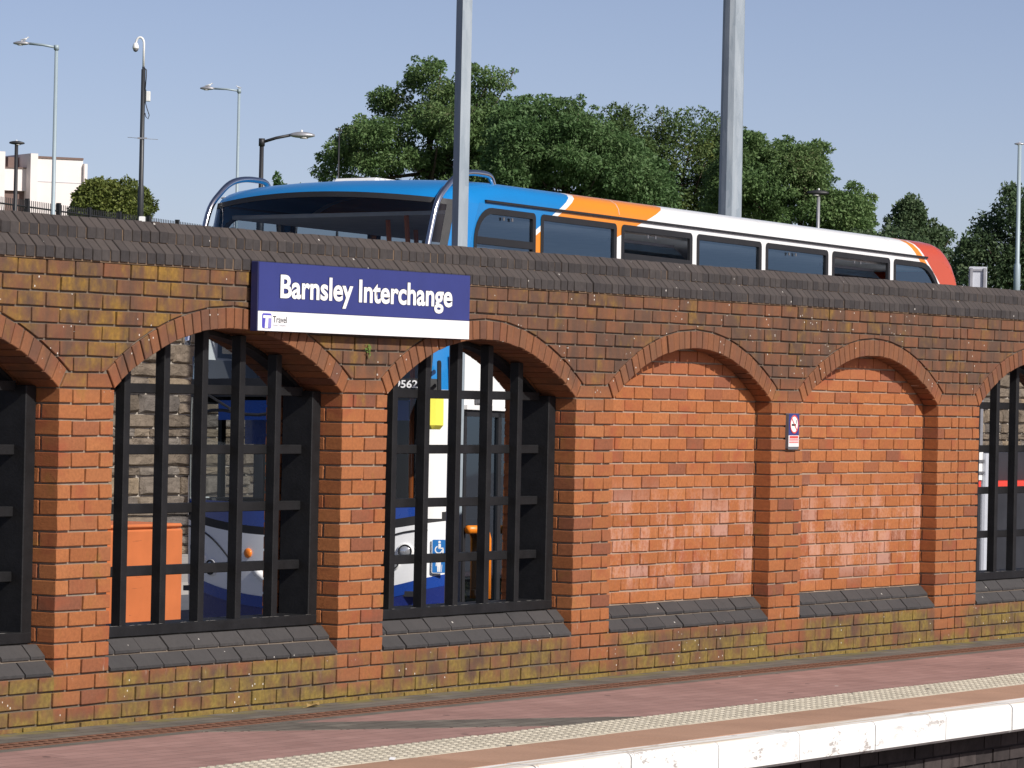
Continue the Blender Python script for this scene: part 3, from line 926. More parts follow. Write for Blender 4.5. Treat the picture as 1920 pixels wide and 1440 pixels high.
# ---- double coping of dark bricks on edge
def cop_prof(L):
    return [(0, 0), (0, .0525), (.049, .1025), (L, .1025), (L, 0)]
m = MB(); m.prism_yz([(0, 0), (0, .0535), (.049, .1025), (.3, .1025), (.3, 0)][::-1], -.0325, .0325)
copa = []
for q in range(5):
    m = MB(); jj = [BR.uniform(-.0015, .0015) for _ in range(4)]
    pr = [(0 + jj[0], 0), (0 + jj[1], .0525 + jj[2]), (.049, .1025 + jj[3]), (.20, .1025 + jj[3]), (.20, 0)]
    pr_in = pr
    # small arris on the two visible long ends
    n = len(pr)
    cen = (sum(p[0] for p in pr) / n, sum(p[1] for p in pr) / n)
    sh = [(p[0] + (.003 if p[0] < .1 else 0), p[1] - (.002 if p[1] > .05 else 0)) for p in pr]
    xs_ = (-.0325, -.0298, .0298, .0325); lay_ = (sh, pr, pr, sh)
    vs = [(xs_[i], p[0], p[1]) for i in range(4) for p in lay_[i]]
    fs = [tuple(range(n)), tuple(range(3 * n, 4 * n))[::-1]]
    for i in range(3):
        for j in range(n): fs.append((i * n + (j + 1) % n, i * n + j, (i + 1) * n + j, (i + 1) * n + (j + 1) % n))
    me = mesh_of('coping_brick', vs, fs, 'coping_brick'); fixn(me); copa.append(me)
cops = []
nC = int((WX1 - WX0) / .075)
for i in range(nC):
    x = WX0 + .0375 + i * .075
    cops.append((BR.choice(copa), (x, -.012 + BR.gauss(0, .0015), J(-8) + .006 + BR.gauss(0, .0008)), (BR.gauss(0, .003), 0, BR.gauss(0, .003))))
    cops.append((BR.choice(copa), (x + .02, .040 + BR.gauss(0, .0015), J(-8) + .1115 + BR.gauss(0, .0008)), (BR.gauss(0, .003), 0, BR.gauss(0, .003))))
place_pieces('coping_brick', cops, wall, 300, 'coping_bricks', 'coping_brick')
m = MB()
m.prism_yz([(-.004, J(-8) - .002), (-.004, J(-8) + .052), (.040, J(-8) + .098), (.047, J(-8) + .112), (.047, J(-8) + .160), (.094, J(-8) + .206), (.3, J(-8) + .206), (.3, J(-8) - .002)][::-1], WX0, WX1)
o = m.build('coping_mortar', 'mortar_coping', wall); fixn(o.data)
m = MB()
m.prism_yz([(.25, J(-8) + .112), (.25, J(-8) + .2145), (.36, J(-8) + .2145), (.405, J(-8) + .165), (.405, J(-8) + .112), (.455, J(-8) + .06), (.455, J(-8) + .002), (.302, J(-8) + .002)][::-1], WX0, WX1)
o = m.build('coping_back', 'coping_brick', wall); fixn(o.data)

# ================================================================== TIMBER GRILLES IN THE OPEN ARCHES
grille_labels = ['black timber grille in the arch cut off by the left edge of the photo', 'black timber grille with the orange bin and stone wall showing behind it',
                 'black timber grille in front of the yellow mirror, under the name board end', None, None,
                 'black timber grille in the arch cut off by the right edge of the photo']
def arc_z(x, xc, r): return ZC + math.sqrt(max(0, r * r - (x - xc) ** 2))
for gi, (a, b, bl) in enumerate(opens):
    if bl: continue
    g = empty('arch_grille', (a, .13, J(16)))
    tag(g, grille_labels[gi], 'grille', 'black timber grilles in the arches')
    w = b - a; xc = w / 2
    zo = J(16)
    def lz(z): return z - zo
    for (x0, x1) in ((.004, .085), (w - .085, w - .004)):
        m = MB(); zt = arc_z((x0 + x1) / 2 + a, a + xc, RI) - zo - .02
        m.box(x0, x1, 0, .185, 0, zt, .004); m.build('jamb_post', 'black_timber', g)
    m = MB(); m.box(.006, w - .006, -.004, .18, -.004, .052, .006); m.build('bottom_rail', 'black_timber', g)
    # curved head
    m = MB(); n = 24; rr = RI - .004; hh = .022
    P = []
    for i in range(n + 1):
        t = -ALPHA * .97 + 2 * ALPHA * .97 * i / n
        P.append([(xc + r_ * math.sin(t), y_, lz(ZC + r_ * math.cos(t))) for (r_, y_) in ((rr, .10), (rr, .18), (rr - hh, .18), (rr - hh, .10))])
    vs = [p for q in P for p in q]; fs = []
    for i in range(n):
        for j in range(4): fs.append((i * 4 + j, i * 4 + (j + 1) % 4, (i + 1) * 4 + (j + 1) % 4, (i + 1) * 4 + j))
    m.add(vs, fs); o = m.build('head_rail', 'black_timber', g); fixn(o.data)
    for i in range(5):
        x = .312 + .3335 * i
        zt = arc_z(a + x, a + xc, RI - .006) - zo
        m = MB(); m.box(x - .024, x + .026, .012, .068, .045, zt, .003); m.build('bar', 'black_timber', g)
    for zr in (.31, .615, .905, 1.205):
        m = MB(); m.box(.08, w - .08, .064, .115, zr - .024, zr + .024, .003); m.build('cross_rail', 'black_timber', g)
    # flaking pale paint along the bottom rail
    m = MB(); r = random.Random(gi)
    for i in range(26):
        x = r.uniform(.1, w - .1); l = r.uniform(.01, .06)
        m.add([(x, -.0025, .0525), (x + l, -.0025, .0525), (x + l * .9, r.uniform(.002, .010), .0528), (x + l * .2, r.uniform(.002, .008), .0528)], [(0, 1, 2, 3)])
    tag(m.build('paint_flakes', 'kerb_stone', g), kind='stuff')

# ================================================================== NAME BOARD
SX0, SX1, SZ0, SZ1 = -.905, 1.167, 1.923, 2.271
SYF = -.058
sg = empty('name_board', ((SX0 + SX1) / 2, 0, SZ0)); tag(sg, 'blue and white station name board reading Barnsley Interchange on the brick wall', 'sign')
sg.location = (0, 0, 0)
m = MB(); m.box(SX0, SX1, SYF, SYF + .042, SZ0, SZ1, .002); m.build('board', 'sign_edge', sg)
ZB = 2.026
m = MB(); m.box(SX0 + .004, SX1 - .004, SYF - .003, SYF + .003, ZB, SZ1 - .003); m.build('blue_face', 'sign_blue', sg)
m = MB(); m.box(SX0 + .004, SX1 - .004, SYF - .003, SYF + .003, SZ0 + .003, ZB - .0025); m.build('white_face', 'sign_white', sg)
for x in (SX0 + .3, SX1 - .3):
    m = MB(); m.box(x - .02, x + .02, SYF + .042, 0, SZ0 + .03, SZ1 - .08); m.build('bracket', 'dark_metal', sg)
text_on('lettering_outline', 'Barnsley Interchange', sg, 'ink_black', -.711, .981, 2.0915, .1215, SYF - .0042, .040)
text_on('lettering', 'Barnsley Interchange', sg, 'sign_white', -.707, .977, 2.093, .118, SYF - .0056, .026)
m = MB(); lx0, lx1, lz0, lz1 = -.866, -.782, 1.938, 2.013
def rrect(x0, x1, z0, z1, r, n=5):
    P = []
    for (cx, cz, a0) in ((x1 - r, z0 + r, -PI / 2), (x1 - r, z1 - r, 0), (x0 + r, z1 - r, PI / 2), (x0 + r, z0 + r, PI)):
        for i in range(n + 1):
            t = a0 + PI / 2 * i / n; P.append((cx + r * math.cos(t), cz + r * math.sin(t)))
    return P
m.prism_xz(rrect(lx0, lx1, lz0, lz1, .012), SYF - .0042, SYF - .002); lg = m.build('logo', 'logo_violet', sg)
m = MB(); m.prism_xz([(-.815, 1.9405), (-.785, 1.9405), (-.785, 2.000), (-.808, 2.000)], SYF - .0052, SYF - .003); m.build('logo_shade', 'logo_lilac', lg)
m = MB(); m.prism_xz([(-.843, 1.9385), (-.817, 1.9385), (-.812, 1.989), (-.789, 1.989), (-.789, 2.003), (-.859, 2.003), (-.859, 1.989), (-.837, 1.989)], SYF - .0062, SYF - .0035); m.build('letter_t', 'sign_white', lg)
text_on('small_lettering', 'Travel', sg, 'ink_black', -.768, -.640, 1.969, .032, SYF - .0042, .004)
text_on('fine_lettering', 'South Yorkshire', sg, 'ink_grey', -.764, -.645, 1.951, .010, SYF - .0042, .0)

# no-smoking plate on the pier
ns = empty('no_smoking_sign', (5.205, 0, 1.33)); tag(ns, 'small blue and white no smoking sign on the pier between the bricked-up arches', 'sign')
ns.location = (0, 0, 0)
m = MB(); m.prism_xz(rrect(5.137, 5.283, 1.327, 1.552, .008, 3), -.022, -.001); m.build('plate', 'grey_plastic', ns)
m = MB(); m.box(5.140, 5.280, -.0245, -.02, 1.415, 1.550); m.build('blue_face', 'sign_blue', ns)
m = MB(); m.box(5.140, 5.280, -.0245, -.02, 1.345, 1.4145); lo_ = m.build('notice_face', 'sign_white', ns)
def disc(mb, cx, cz, r, y, n=28, r0=0):
    if r0 == 0: mb.add([(cx + r * math.cos(2 * PI * k / n), y, cz + r * math.sin(2 * PI * k / n)) for k in range(n)], [tuple(range(n))])
    else:
        vs = [(cx + q * math.cos(2 * PI * k / n), y, cz + q * math.sin(2 * PI * k / n)) for q in (r0, r) for k in range(n)]
        mb.add(vs, [(k, (k + 1) % n, n + (k + 1) % n, n + k) for k in range(n)])
NC = (5.210, 1.484)
m = MB(); disc(m, *NC, .058, -.0258); m.build('white_disc', 'sign_white', ns)
m = MB(); disc(m, *NC, .058, -.0268, 28, .049)
d = Vector((.70, -.71)); nn = Vector((.71, .70)) * .0035
m.add([(NC[0] + s * d.x * .05 + t * nn.x, -.0276, NC[1] + s * d.y * .05 + t * nn.y) for s, t in ((-1, -1), (1, -1), (1, 1), (-1, 1))], [(0, 1, 2, 3)]); m.build('red_ring', 'sign_red', ns)
m = MB(); m.box(NC[0] - .035, NC[0] + .022, -.0267, -.0259, NC[1] - .010, NC[1] + .002); m.box(NC[0] + .024, NC[0] + .031, -.0267, -.0259, NC[1] + .004, NC[1] + .026); m.build('cigarette', 'ink_black', ns)
m = MB()
m.box(5.150, 5.270, -.0256, -.0246, 1.398, 1.411)
for z in (1.389, 1.378, 1.367): m.box(5.146, 5.274, -.0256, -.0246, z, z + .0055)
m.build('notice_lines', 'sign_red', ns)

# tuft growing out of a joint under the board
wd = empty('wall_weed', (.215, -.004, 1.855)); tag(wd, 'tiny green weed growing from a joint under the name board', 'weed')
m = MB(); r = random.Random(4)
for i in range(26):
    a = r.uniform(0, 2 * PI); l = r.uniform(.008, .03); p = Vector((math.cos(a) * l * .9, -abs(math.sin(a)) * .02, r.uniform(-.035, .02)))
    s = r.uniform(.003, .006)
    m.add([p + Vector((-s, 0, 0)), p + Vector((0, -.004, -s)), p + Vector((s, 0, 0)), p + Vector((0, 0, s * 1.4))], [(0, 1, 2, 3)])
m.build('leaves', 'weed_green', wd)
m = MB(); m.tube([(0, .004, 0), (.005, -.012, -.01), (.0, -.016, -.05)], .0015, 5); m.tube([(0, .004, 0), (-.01, -.015, .02)], .0013, 5); m.build('stem', 'weed_green', wd)

# ================================================================== COACH
BW = 2.31
bus = empty('coach', (8.50, 4.515, SZ), (-.018, .0157, 0))
tag(bus, 'blue, orange, white and red single-deck coach parked behind the brick wall', 'coach')
def front_x(t, z):
    """x of the front skin at lateral place t (-1 near side .. 1 far side) and height z"""
    x = -.30 * (1 - t * t)
    e = max(0.0, abs(t) - .86) / .14
    x += .13 * e ** 2.2
    if z > 1.9: x += .30 * ((z - 1.9) / 1.75) ** 1.9 + .14 * e * ((z - 1.9) / 1.75) ** 1.5
    if z < .9: x += .05 * ((.9 - z) / .6) ** 2
    return x
def yt(t): return BW / 2 * (1 + t)
T = [-1, -.985, -.96, -.93, -.90, -.86] + [-.80 + .1 * i for i in range(17)] + [.86, .90, .93, .96, .985, 1]
def zc(c0, c2): return lambda t: c0 + c2 * t * t
LV = [('skirt', zc(.34, 0)), ('L1', zc(.585, .20)), ('L2', zc(1.055, .13)), ('L3', zc(1.115, .14)), ('L4', zc(1.30, .03)), ('L5', zc(2.10, 0)), ('L6', zc(2.24, 0)), ('L7', zc(3.652, -.075))]
def panel(i0, i1, name, mat, tlo, thi, parent=bus, out=0.0, sub=3, smooth=True, band=None):
    z0f, z1f = (LV[i0][1], LV[i1][1]) if band is None else band
    ts = [t for t in T if tlo - 1e-6 <= t <= thi + 1e-6]
    m = MB(); R_ = sub + 1
    for t in ts:
        for k in range(R_):
            z = z0f(t) + (z1f(t) - z0f(t)) * k / sub
            m.v.append((front_x(t, z) - out, yt(t), z))
    for i in range(len(ts) - 1):
        for k in range(sub): m.f.append((i * R_ + k + 1, i * R_ + k, (i + 1) * R_ + k, (i + 1) * R_ + k + 1))
    return m.build(name, mat, parent, smooth)
panel(0, 1, 'bumper', 'bus_navy', -1, 1, sub=5)
fp = panel(1, 2, 'front_panel', 'bus_silver', -1, 1, sub=4)
panel(1, 1, 'panel_rim', 'bus_royal', -1, 1, fp, .004, 1, band=(lambda t: .505 + .20 * t * t, lambda t: .590 + .20 * t * t))
panel(2, 3, 'trim_line', 'rubber', -1, 1)
panel(3, 4, 'dash_panel', 'bus_royal', -.93, .93)
panel(4, 5, 'lower_windscreen', 'glass_front', -.93, .93, sub=4)
dv = panel(5, 6, 'windscreen_divider', 'rubber', -.96, .96, out=.006)
panel(6, 7, 'upper_windscreen', 'glass_front', -.93, .93, sub=8)
for s in (-1, 1):
    lo, hi = (-1, -.93) if s < 0 else (.93, 1)
    panel(3, 4, 'corner_post', 'bus_white', lo, hi, band=(LV[3][1], lambda t: 2.16), sub=5)
    panel(3, 4, 'upper_corner_post', 'bus_blue', lo, hi, band=(lambda t: 2.16, LV[7][1]), sub=9)
    panel(3, 4, 'pillar_seal', 'rubber', *((-.93, -.90) if s < 0 else (.90, .93)), out=.004, band=(LV[4][1], LV[7][1]), sub=10)
    panel(3, 4, 'pillar_flare', 'bus_white', *((-.985, -.90) if s < 0 else (.90, .985)), out=.012, band=(lambda t: 1.20, lambda t: 1.50), sub=4)
panel(7, 7, 'windscreen_seal', 'rubber', -.96, .96, out=.004, band=(lambda t: 3.618 - .075 * t * t, lambda t: 3.660 - .075 * t * t), sub=1)

# roof with front dome and rounded rear
def roof_prof(): return [(0, 3.585), (.001, 3.63), (.010, 3.675), (.035, 3.715), (.085, 3.745), (.17, 3.765), (.35, 3.782), (.7, 3.795), (1.2, 3.80)]
RP = roof_prof(); RPF = RP + [(BW - p[0], p[1]) for p in RP[-2::-1]]
def roof_z(y):
    y = min(y, BW - y)
    for (a, b) in zip(RP, RP[1:]):
        if a[0] <= y <= b[0]: return a[1] + (b[1] - a[1]) * (y - a[0]) / max(1e-9, b[0] - a[0])
    return 3.8
m = MB(); nP = len(RPF)
stations = [('f', k / 6) for k in range(6)] + [('x', .95 + .5 * k) for k in range(16)] + [('r', k / 6) for k in range(0, 7)]
XREAR0 = 8.86
for kind, q in stations:
    for (y, z) in RPF:
        t = 2 * y / BW - 1
        if kind == 'f':
            zf = min(z, 3.652 - .075 * t * t)
            xf = front_x(t, zf)
            a = q * PI / 2
            zz = zf + (z - zf) * math.sin(a)
            x = xf + (.95 - xf) * (1 - math.cos(a)) ** .8 if q else xf
        elif kind == 'x': x, zz = q, z
        else:
            a = q * PI / 2
            x = XREAR0 + .46 * math.sin(a); zz = z - (z - 3.26) * (1 - math.cos(a))
        m.v.append((x, y, zz))
for i in range(len(stations) - 1):
    for j in range(nP - 1): m.f.append((i * nP + j, i * nP + j + 1, (i + 1) * nP + j + 1, (i + 1) * nP + j))
o = m.build('roof', 'bus_livery', bus, True); fixn(o.data)
# white roof hatch
m = MB(); m.box(1.26, 1.74, 1.36, 1.78, 3.76, 3.862, .025)
for i in range(5): m.box(1.30 + .085 * i, 1.31 + .085 * i, 1.355, 1.785, 3.77, 3.856)
m.build('roof_pod', 'bus_white', bus)

# side walls with window openings
POSTS = [1.435, 2.737, 4.035, 5.30, 6.595, 7.867]
WB, WTOP = 2.42, 3.545
cells = [(.47, POSTS[0] - .05)] + [(POSTS[i] + .05, POSTS[i + 1] - .05) for i in range(5)] + [(POSTS[5] + .05, 9.02)]
def win_poly(i, grow=0.0):
    x0, x1 = cells[i]; x0 -= grow; x1 += grow; z0, z1 = WB - grow, WTOP + grow
    P = [(x0, z0), (x1, z0)]
    def arc(cx, cz, r, a0, a1, n=8):
        return [(cx + r * math.cos(a0 + (a1 - a0) * k / n), cz + r * math.sin(a0 + (a1 - a0) * k / n)) for k in range(n + 1)]
    if i == len(cells) - 1:
        r = .52; P += [(x1 - r + r * math.cos(k * PI / 20) , z1 - r * 1.25 + r * 1.25 * math.sin(k * PI / 20)) for k in range(11)]
    else: P += arc(x1 - .04, z1 - .04, .04, 0, PI / 2, 3)
    r = .27 if i == 0 else .04
    P += arc(x0 + r, z1 - r, r, PI / 2, PI, 8 if i == 0 else 3)
    return P
def side(y, near):
    m = MB()
    def q(x0, x1, z0, z1):
        f = (0, 1, 2, 3) if near else (3, 2, 1, 0)
        m.add([(x0, y, z0), (x1, y, z0), (x1, y, z1), (x0, y, z1)], [f])
    XF = .13
    tt = -1 if near else 1
    def wl(z):
        x0 = cells[0][0]; zc_ = WTOP - .27
        return x0 if z <= zc_ else x0 + .27 - math.sqrt(max(0, .27 * .27 - (z - zc_) ** 2))
    zs_ = [WB + (WTOP - WB) * k / 16 for k in range(17)] + [3.585]
    for z0, z1 in zip(zs_, zs_[1:]):           # front pillar between windscreen corner and first window
        f = (0, 1, 2, 3) if near else (3, 2, 1, 0)
        a0, a1 = front_x(tt, z0) - .002, front_x(tt, z1) - .002
        b0, b1 = max(wl(min(z0, WTOP)), a0), max(wl(min(z1, WTOP)), a1)
        m.add([(a0, y, z0), (b0, y, z0), (b1, y, z1), (a1, y, z1)], [f])
    if near:
        q(1.40, 9.02, .34, WB); q(XF, 1.40, 2.02, WB)
    else:
        q(XF, 9.02, .34, 1.34); q(XF, 9.02, 2.06, WB); q(1.0, 9.02, 1.34, 2.06)
    q(cells[0][0] + .27, 8.5, WTOP, 3.585)
    for p in POSTS: q(p - .05, p + .05, WB, WTOP)
    # rear corner, from the last window's edge round to the back
    P = win_poly(len(cells) - 1); n = 14
    inner = [(9.02, WB)] + [p for p in P if p[0] > cells[-1][1] - .53 and p[1] > WB + .05]
    curve = [(9.32, WB + (3.26 - WB) * k / 6) for k in range(7)] + [(XREAR0 + .46 * math.sin(PI / 2 * (1 - k / 8)), 3.585 - (3.585 - 3.26) * (1 - math.cos(PI / 2 * (1 - k / 8)))) for k in range(1, 9)] + [(8.5, 3.585)]
    def resample(L, n):
        d = [0]
        for u, w in zip(L, L[1:]): d.append(d[-1] + math.hypot(w[0] - u[0], w[1] - u[1]))
        out = []
        for k in range(n + 1):
            t = d[-1] * k / n; i = max(j for j in range(len(L) - 1) if d[j] <= t + 1e-9)
            f = (t - d[i]) / max(1e-9, d[i + 1] - d[i]); out.append((L[i][0] + (L[i + 1][0] - L[i][0]) * f, L[i][1] + (L[i + 1][1] - L[i][1]) * f))
        return out
    A_, B_ = resample(inner, 20), resample(curve, 20)
    for k in range(20):
        f = (0, 1, 2, 3) if near else (3, 2, 1, 0)
        m.add([(A_[k][0], y, A_[k][1]), (B_[k][0], y, B_[k][1]), (B_[k + 1][0], y, B_[k + 1][1]), (A_[k + 1][0], y, A_[k + 1][1])], [f])
    q(9.02, 9.32, .34, WB)
    o = m.build('side_wall', 'bus_livery', bus)
    return o
side(0, True); side(BW, False)
m = MB(); m.box(.128, .34, -.002, .03, .34, 2.02); m.build('door_pillar', 'rubber', bus)
m = MB(); m.box(9.27, 9.325, .002, BW - .002, .34, 3.27, .02); m.build('rear_panel', 'bus_livery', bus)
# gutter line
m = MB(); m.box(.62, 8.62, -.016, .004, 3.594, 3.612); m.build('gutter', 'rubber', bus)
m = MB(); m.box(.60, 8.55, BW - .004, BW + .016, 3.594, 3.612); m.build('gutter', 'rubber', bus)

for side_i, (y, near) in enumerate(((0, True), (BW, False))):
    for i in range(len(cells)):
        P = win_poly(i)
        s = -1 if near else 1
        PG = clip_half(P, (0, -1), -(WTOP - .24)) if near and i in (2, 5) else P
        m = MB(); m.add([(p[0], y - s * .012, p[1]) for p in PG], [tuple(range(len(PG)))])
        g = m.build('side_window', 'glass_side', bus)
        # rubber surround
        out, inn = win_poly(i, .012), inset(P, .035)
        n = len(P); m = MB()
        vs = [(p[0], y + s * .004, p[1]) for p in out] + [(p[0], y + s * .004, p[1]) for p in inn] + [(p[0], y - s * .02, p[1]) for p in inn]
        fs = [(k, (k + 1) % n, n + (k + 1) % n, n + k) for k in range(n)] + [(n + k, n + (k + 1) % n, 2 * n + (k + 1) % n, 2 * n + k) for k in range(n)]
        m.add(vs, fs); m.build('window_seal', 'rubber', g)
        if near and i in (0, 2, 4, 5):
            x0, x1 = cells[i]
            zb = WTOP - .235
            m = MB(); m.box(x0 + .03, x1 - .03, -.006, .012, zb - .035, zb + .02); m.build('hopper_rail', 'rubber', g)
            m = MB()
            for xx in (x0 + .42, x0 + .55): m.box(xx, xx + .02, -.008, .0, WTOP - .075, WTOP - .05)
            m.build('hopper_catch', 'grey_plastic', g)
            if i in (2, 5):      # hopper standing open, leaning inwards
                m = MB(); m.add([(x0 + .05, .016, zb + .02), (x1 - .05, .016, zb + .02), (x1 - .05, .15, WTOP - .10), (x0 + .05, .15, WTOP - .10)], [(0, 1, 2, 3)]); m.build('hopper_pane', 'glass_side', g)
                m = MB(); m.box(x0 + .05, x1 - .05, .135, .155, WTOP - .115, WTOP - .09); m.build('hopper_edge', 'grey_plastic', g)
# interior
m = MB(); m.box(.5, 9.0, .10, BW - .10, 3.50, 3.53); m.build('ceiling', 'interior_grey', bus)
m = MB(); m.box(.9, 9.05, .06, BW - .06, 1.15, 1.20); m.box(-.1, .9, .10, BW - .1, .62, .66); m.build('floor', 'interior_dark', bus)
for y0, y1 in ((.06, .48), (BW - .48, BW - .06)):
    m = MB(); m.box(1.6, 8.9, y0, y1, 3.12, 3.20, .03); m.build('luggage_rack', 'interior_grey', bus)
m = MB(); m.box(1.0, 9.0, BW - .06, BW - .03, 1.9, 2.40); m.box(.2, 9.0, BW - .06, BW - .03, .4, 1.33); m.box(.2, 1.02, BW - .06, BW - .03, 2.07, 2.40); m.box(1.45, 9.0, .03, .06, .4, 2.40); m.build('side_lining', 'interior_dark', bus)
m = MB(); m.box(8.95, 9.0, .08, BW - .08, 1.2, 3.3); m.build('rear_bulkhead', 'interior_dark', bus)
m = MB(); m.box(-.12, .12, .25, BW - .25, 1.05, 1.26, .04); m.build('dashboard', 'interior_dark', bus)
sv = MB(); sv.box(-.22, .24, -.21, .21, .35, .46, .04); sv.box(.14, .26, -.21, .21, .44, 1.22, .04); sv.box(.15, .25, -.13, .13, 1.2, 1.38, .03)
sme_ = mesh_of('seat', sv.v, sv.f, 'seat_cloth')
for r_ in range(8):
    for y in (.36, .80, BW - .80, BW - .36): link('seat', sme_, bus, (1.9 + r_ * .86, y, 1.20))
m = MB(); m.box(.42, .56, BW - .95, BW - .45, .9, 1.95, .06); m.box(.1, .5, BW - .93, BW - .47, .85, 1.0, .04); m.build('driver_seat', 'driver_green', bus)
for (x, y) in ((.62, .62), (1.05, 1.05), (1.75, .95), (2.2, 1.5)):
    m = MB(); m.tube([(x, y, 1.2), (x, y, 2.6), (x - .12, y, 3.5)], .02, 8); m.build('grab_pole', 'pole_orange', bus)
m = MB(); m.box(1.05, 1.09, .12, BW - .06, .66, 2.9); m.build('cab_bulkhead', 'interior_dark', bus)
m = MB(); m.box(.42, .46, BW - 1.05, BW - .3, 1.75, 2.03); m.box(.05, .07, .3, BW - .3, 1.93, 2.08); m.build('sun_blind', 'bus_royal', bus)
m = MB(); m.add([(.14, BW - .01, 1.34), (1.0, BW - .01, 1.34), (1.0, BW - .01, 2.06), (.14, BW - .01, 2.06)], [(0, 1, 2, 3)]); g = m.build('cab_window', 'glass_front', bus)
m = MB(); m.box(.50, .56, BW - .03, BW + .005, 1.34, 2.06); m.box(.13, .17, BW - .03, BW + .004, 1.34, 2.06); m.build('window_bar', 'rubber', g)
m = MB(); m.box(.1, 1.05, .08, BW - .08, 2.16, 2.2); m.build('cab_ceiling', 'interior_dark', bus)

# entrance door in the near side
dr = empty('door', (0, 0, 0)); dr.parent = bus
m = MB()
for (x0, x1) in ((.34, .38), (.85, .90), (1.35, 1.40)): m.box(x0, x1, -.012, .03, .40, 2.0)
m.box(.34, 1.40, -.012, .03, 1.97, 2.02); m.box(.34, 1.40, -.012, .03, .36, .42); m.build('door_frame', 'rubber', dr)
for x0, x1 in ((.38, .85), (.90, 1.35)):
    m = MB(); m.add([(x0, .006, .42), (x1, .006, .42), (x1, .006, 1.97), (x0, .006, 1.97)], [(0, 1, 2, 3)]); m.build('door_pane', 'glass_side', dr)
m = MB(); m.box(.34, 1.42, -.035, .0, 2.02, 2.055); m.build('door_gutter', 'bus_white', dr)
m = MB(); m.box(.50, .62, -.05, .0, 2.06, 2.13, .01); m.build('door_camera', 'grey_plastic', dr)
m = MB(); m.tube([(.35, -.05, 1.12), (.56, -.05, 1.12), (.615, -.05, 1.10), (.64, -.05, 1.05), (.645, -.05, .6)], .032, 8); m.build('handrail', 'bus_orange_trim', dr, True)
m = MB(); m.tube([(1.02, -.05, 1.12), (1.24, -.05, 1.12)], .032, 8); m.build('handrail', 'bus_orange_trim', dr, True)

# lamps on the front
def on_front(t, z, out=.0): return Vector((front_x(t, z) - out, yt(t), z))
def front_n(t, z):
    a = on_front(t + .01, z) - on_front(t - .01, z); b = on_front(t, z + .01) - on_front(t, z - .01)
    n = a.cross(b); n.normalize(); return n if n.x < 0 else -n
for s in (-1, 1):
    for (t, z, r_) in ((s * .81, .955, .050), (s * .74, .865, .040), (s * .64, .805, .055)):
        p = on_front(t, z); n = front_n(t, z); q = n.to_track_quat('Z', 'Y')
        hl = link('headlamp', mesh_of('headlamp', *(lambda b: (b.v, b.f))(MB().lathe([(r_ * 1.25, -.05), (r_ * 1.22, .012), (r_, .020), (r_ * .98, .0)], 20)), 'bus_white', True), bus, p, q.to_euler())
        link('lens', mesh_of('lens', *(lambda b: (b.v, b.f))(MB().lathe([(r_ * .96, .0), (r_ * .94, .016), (r_ * .7, .026), (r_ * .3, .031), (.004, .032)], 20)), 'lamp_lens', True), hl)
        link('lens_ring', mesh_of('lens_ring', *(lambda b: (b.v, b.f))(MB().lathe([(r_ * 1.04, .012), (r_ * 1.04, .024), (r_ * .90, .027), (r_ * .88, .012)], 20)), 'rubber', True), hl)
    # curved seam round the lamps
    pts = []
    for k in range(13):
        u = k / 12; t = s * (.93 - .50 * u); z = 1.115 - .02 * u - .27 * u ** 2.2
        pts.append(on_front(t, z, .004))
    m = MB(); m.tube(pts, .007, 5); m.build('panel_seam', 'rubber', bus)
for s, t in ((-1, -.30), (1, .30)):
    p = on_front(t, .92); m = MB(); m.lathe([(.036, -.01), (.036, .012), (.02, .018), (.004, .02)], 16); 
    o = m.build('indicator', 'amber', bus, True); o.location = p; o.rotation_euler = front_n(t, .92).to_track_quat('Z', 'Y').to_euler()
m = MB(); m.tube([on_front(-.24 + .04 * i, .80 - .12 * (1 - ((i - 6) / 6) ** 2), .006) for i in range(13)], .035, 6); m.build('grille_swoop', 'bus_white', bus, True)
# wipers, hung from the divider and parked level
for (t0, t1, z) in ((.75, .10, 1.98), (-.02, -.66, 2.0)):
    m = MB(); m.tube([on_front(t0 + (t1 - t0) * k / 6, z + .02 * math.sin(k), .03) for k in range(7)], .014, 6); m.tube([on_front(t0 - .05, 2.12, .03), on_front(t0 + (t1 - t0) * .45, z + .03, .045)], .010, 6); m.build('wiper', 'rubber', bus)
# fleet number on the divider, near corner
me = text_mesh('9562', 1.0, .02); xs_ = [v.co.x for v in me.vertices]; sc_ = .30 / (max(xs_) - min(xs_))
ta_, tb_ = -.955, -.60
hgt = .060
ysx = [v.co.y for v in me.vertices]
for v in me.vertices:
    u = (v.co.x - min(xs_)) / (max(xs_) - min(xs_)); w_ = (v.co.y - min(ysx)) / (max(ysx) - min(ysx))
    t = -.735 - .135 * u
    z = 2.168 + w_ * hgt
    v.co = Vector((front_x(t, z) - .012, yt(t), z))
me.materials.clear(); me.materials.append(MATS['sign_white']); fixn(me); link('fleet_number', me, bus)
# chrome branch guards over the two front corners
for s in (-1, 1):
    t = s * .88; yy = yt(s * .885)
    pts = [(front_x(t, z) - .12, yy, z) for z in (2.5, 2.7, 2.9, 3.1)]
    pts += [(front_x(t, 3.3) - .10, yy, 3.33), (.14, yy, 3.56), (.28, yy, 3.69), (.42, yy, 3.775), (.58, yy, 3.815), (.76, yy, 3.825), (.92, yy, 3.81), (.98, yy, 3.72)]
    P_ = [Vector(p) for p in pts]; fine = []
    for i in range(len(P_) - 1):
        p0, p1, p2, p3 = P_[max(i - 1, 0)], P_[i], P_[i + 1], P_[min(i + 2, len(P_) - 1)]
        for k in range(4):
            u = k / 4
            fine.append(.5 * ((2 * p1) + (p2 - p0) * u + (2 * p0 - 5 * p1 + 4 * p2 - p3) * u * u + (3 * p1 - p0 - 3 * p2 + p3) * u ** 3))
    fine.append(P_[-1])
    m = MB(); m.tube(fine, .024, 10); m.build('branch_guard', 'chrome', bus, True)
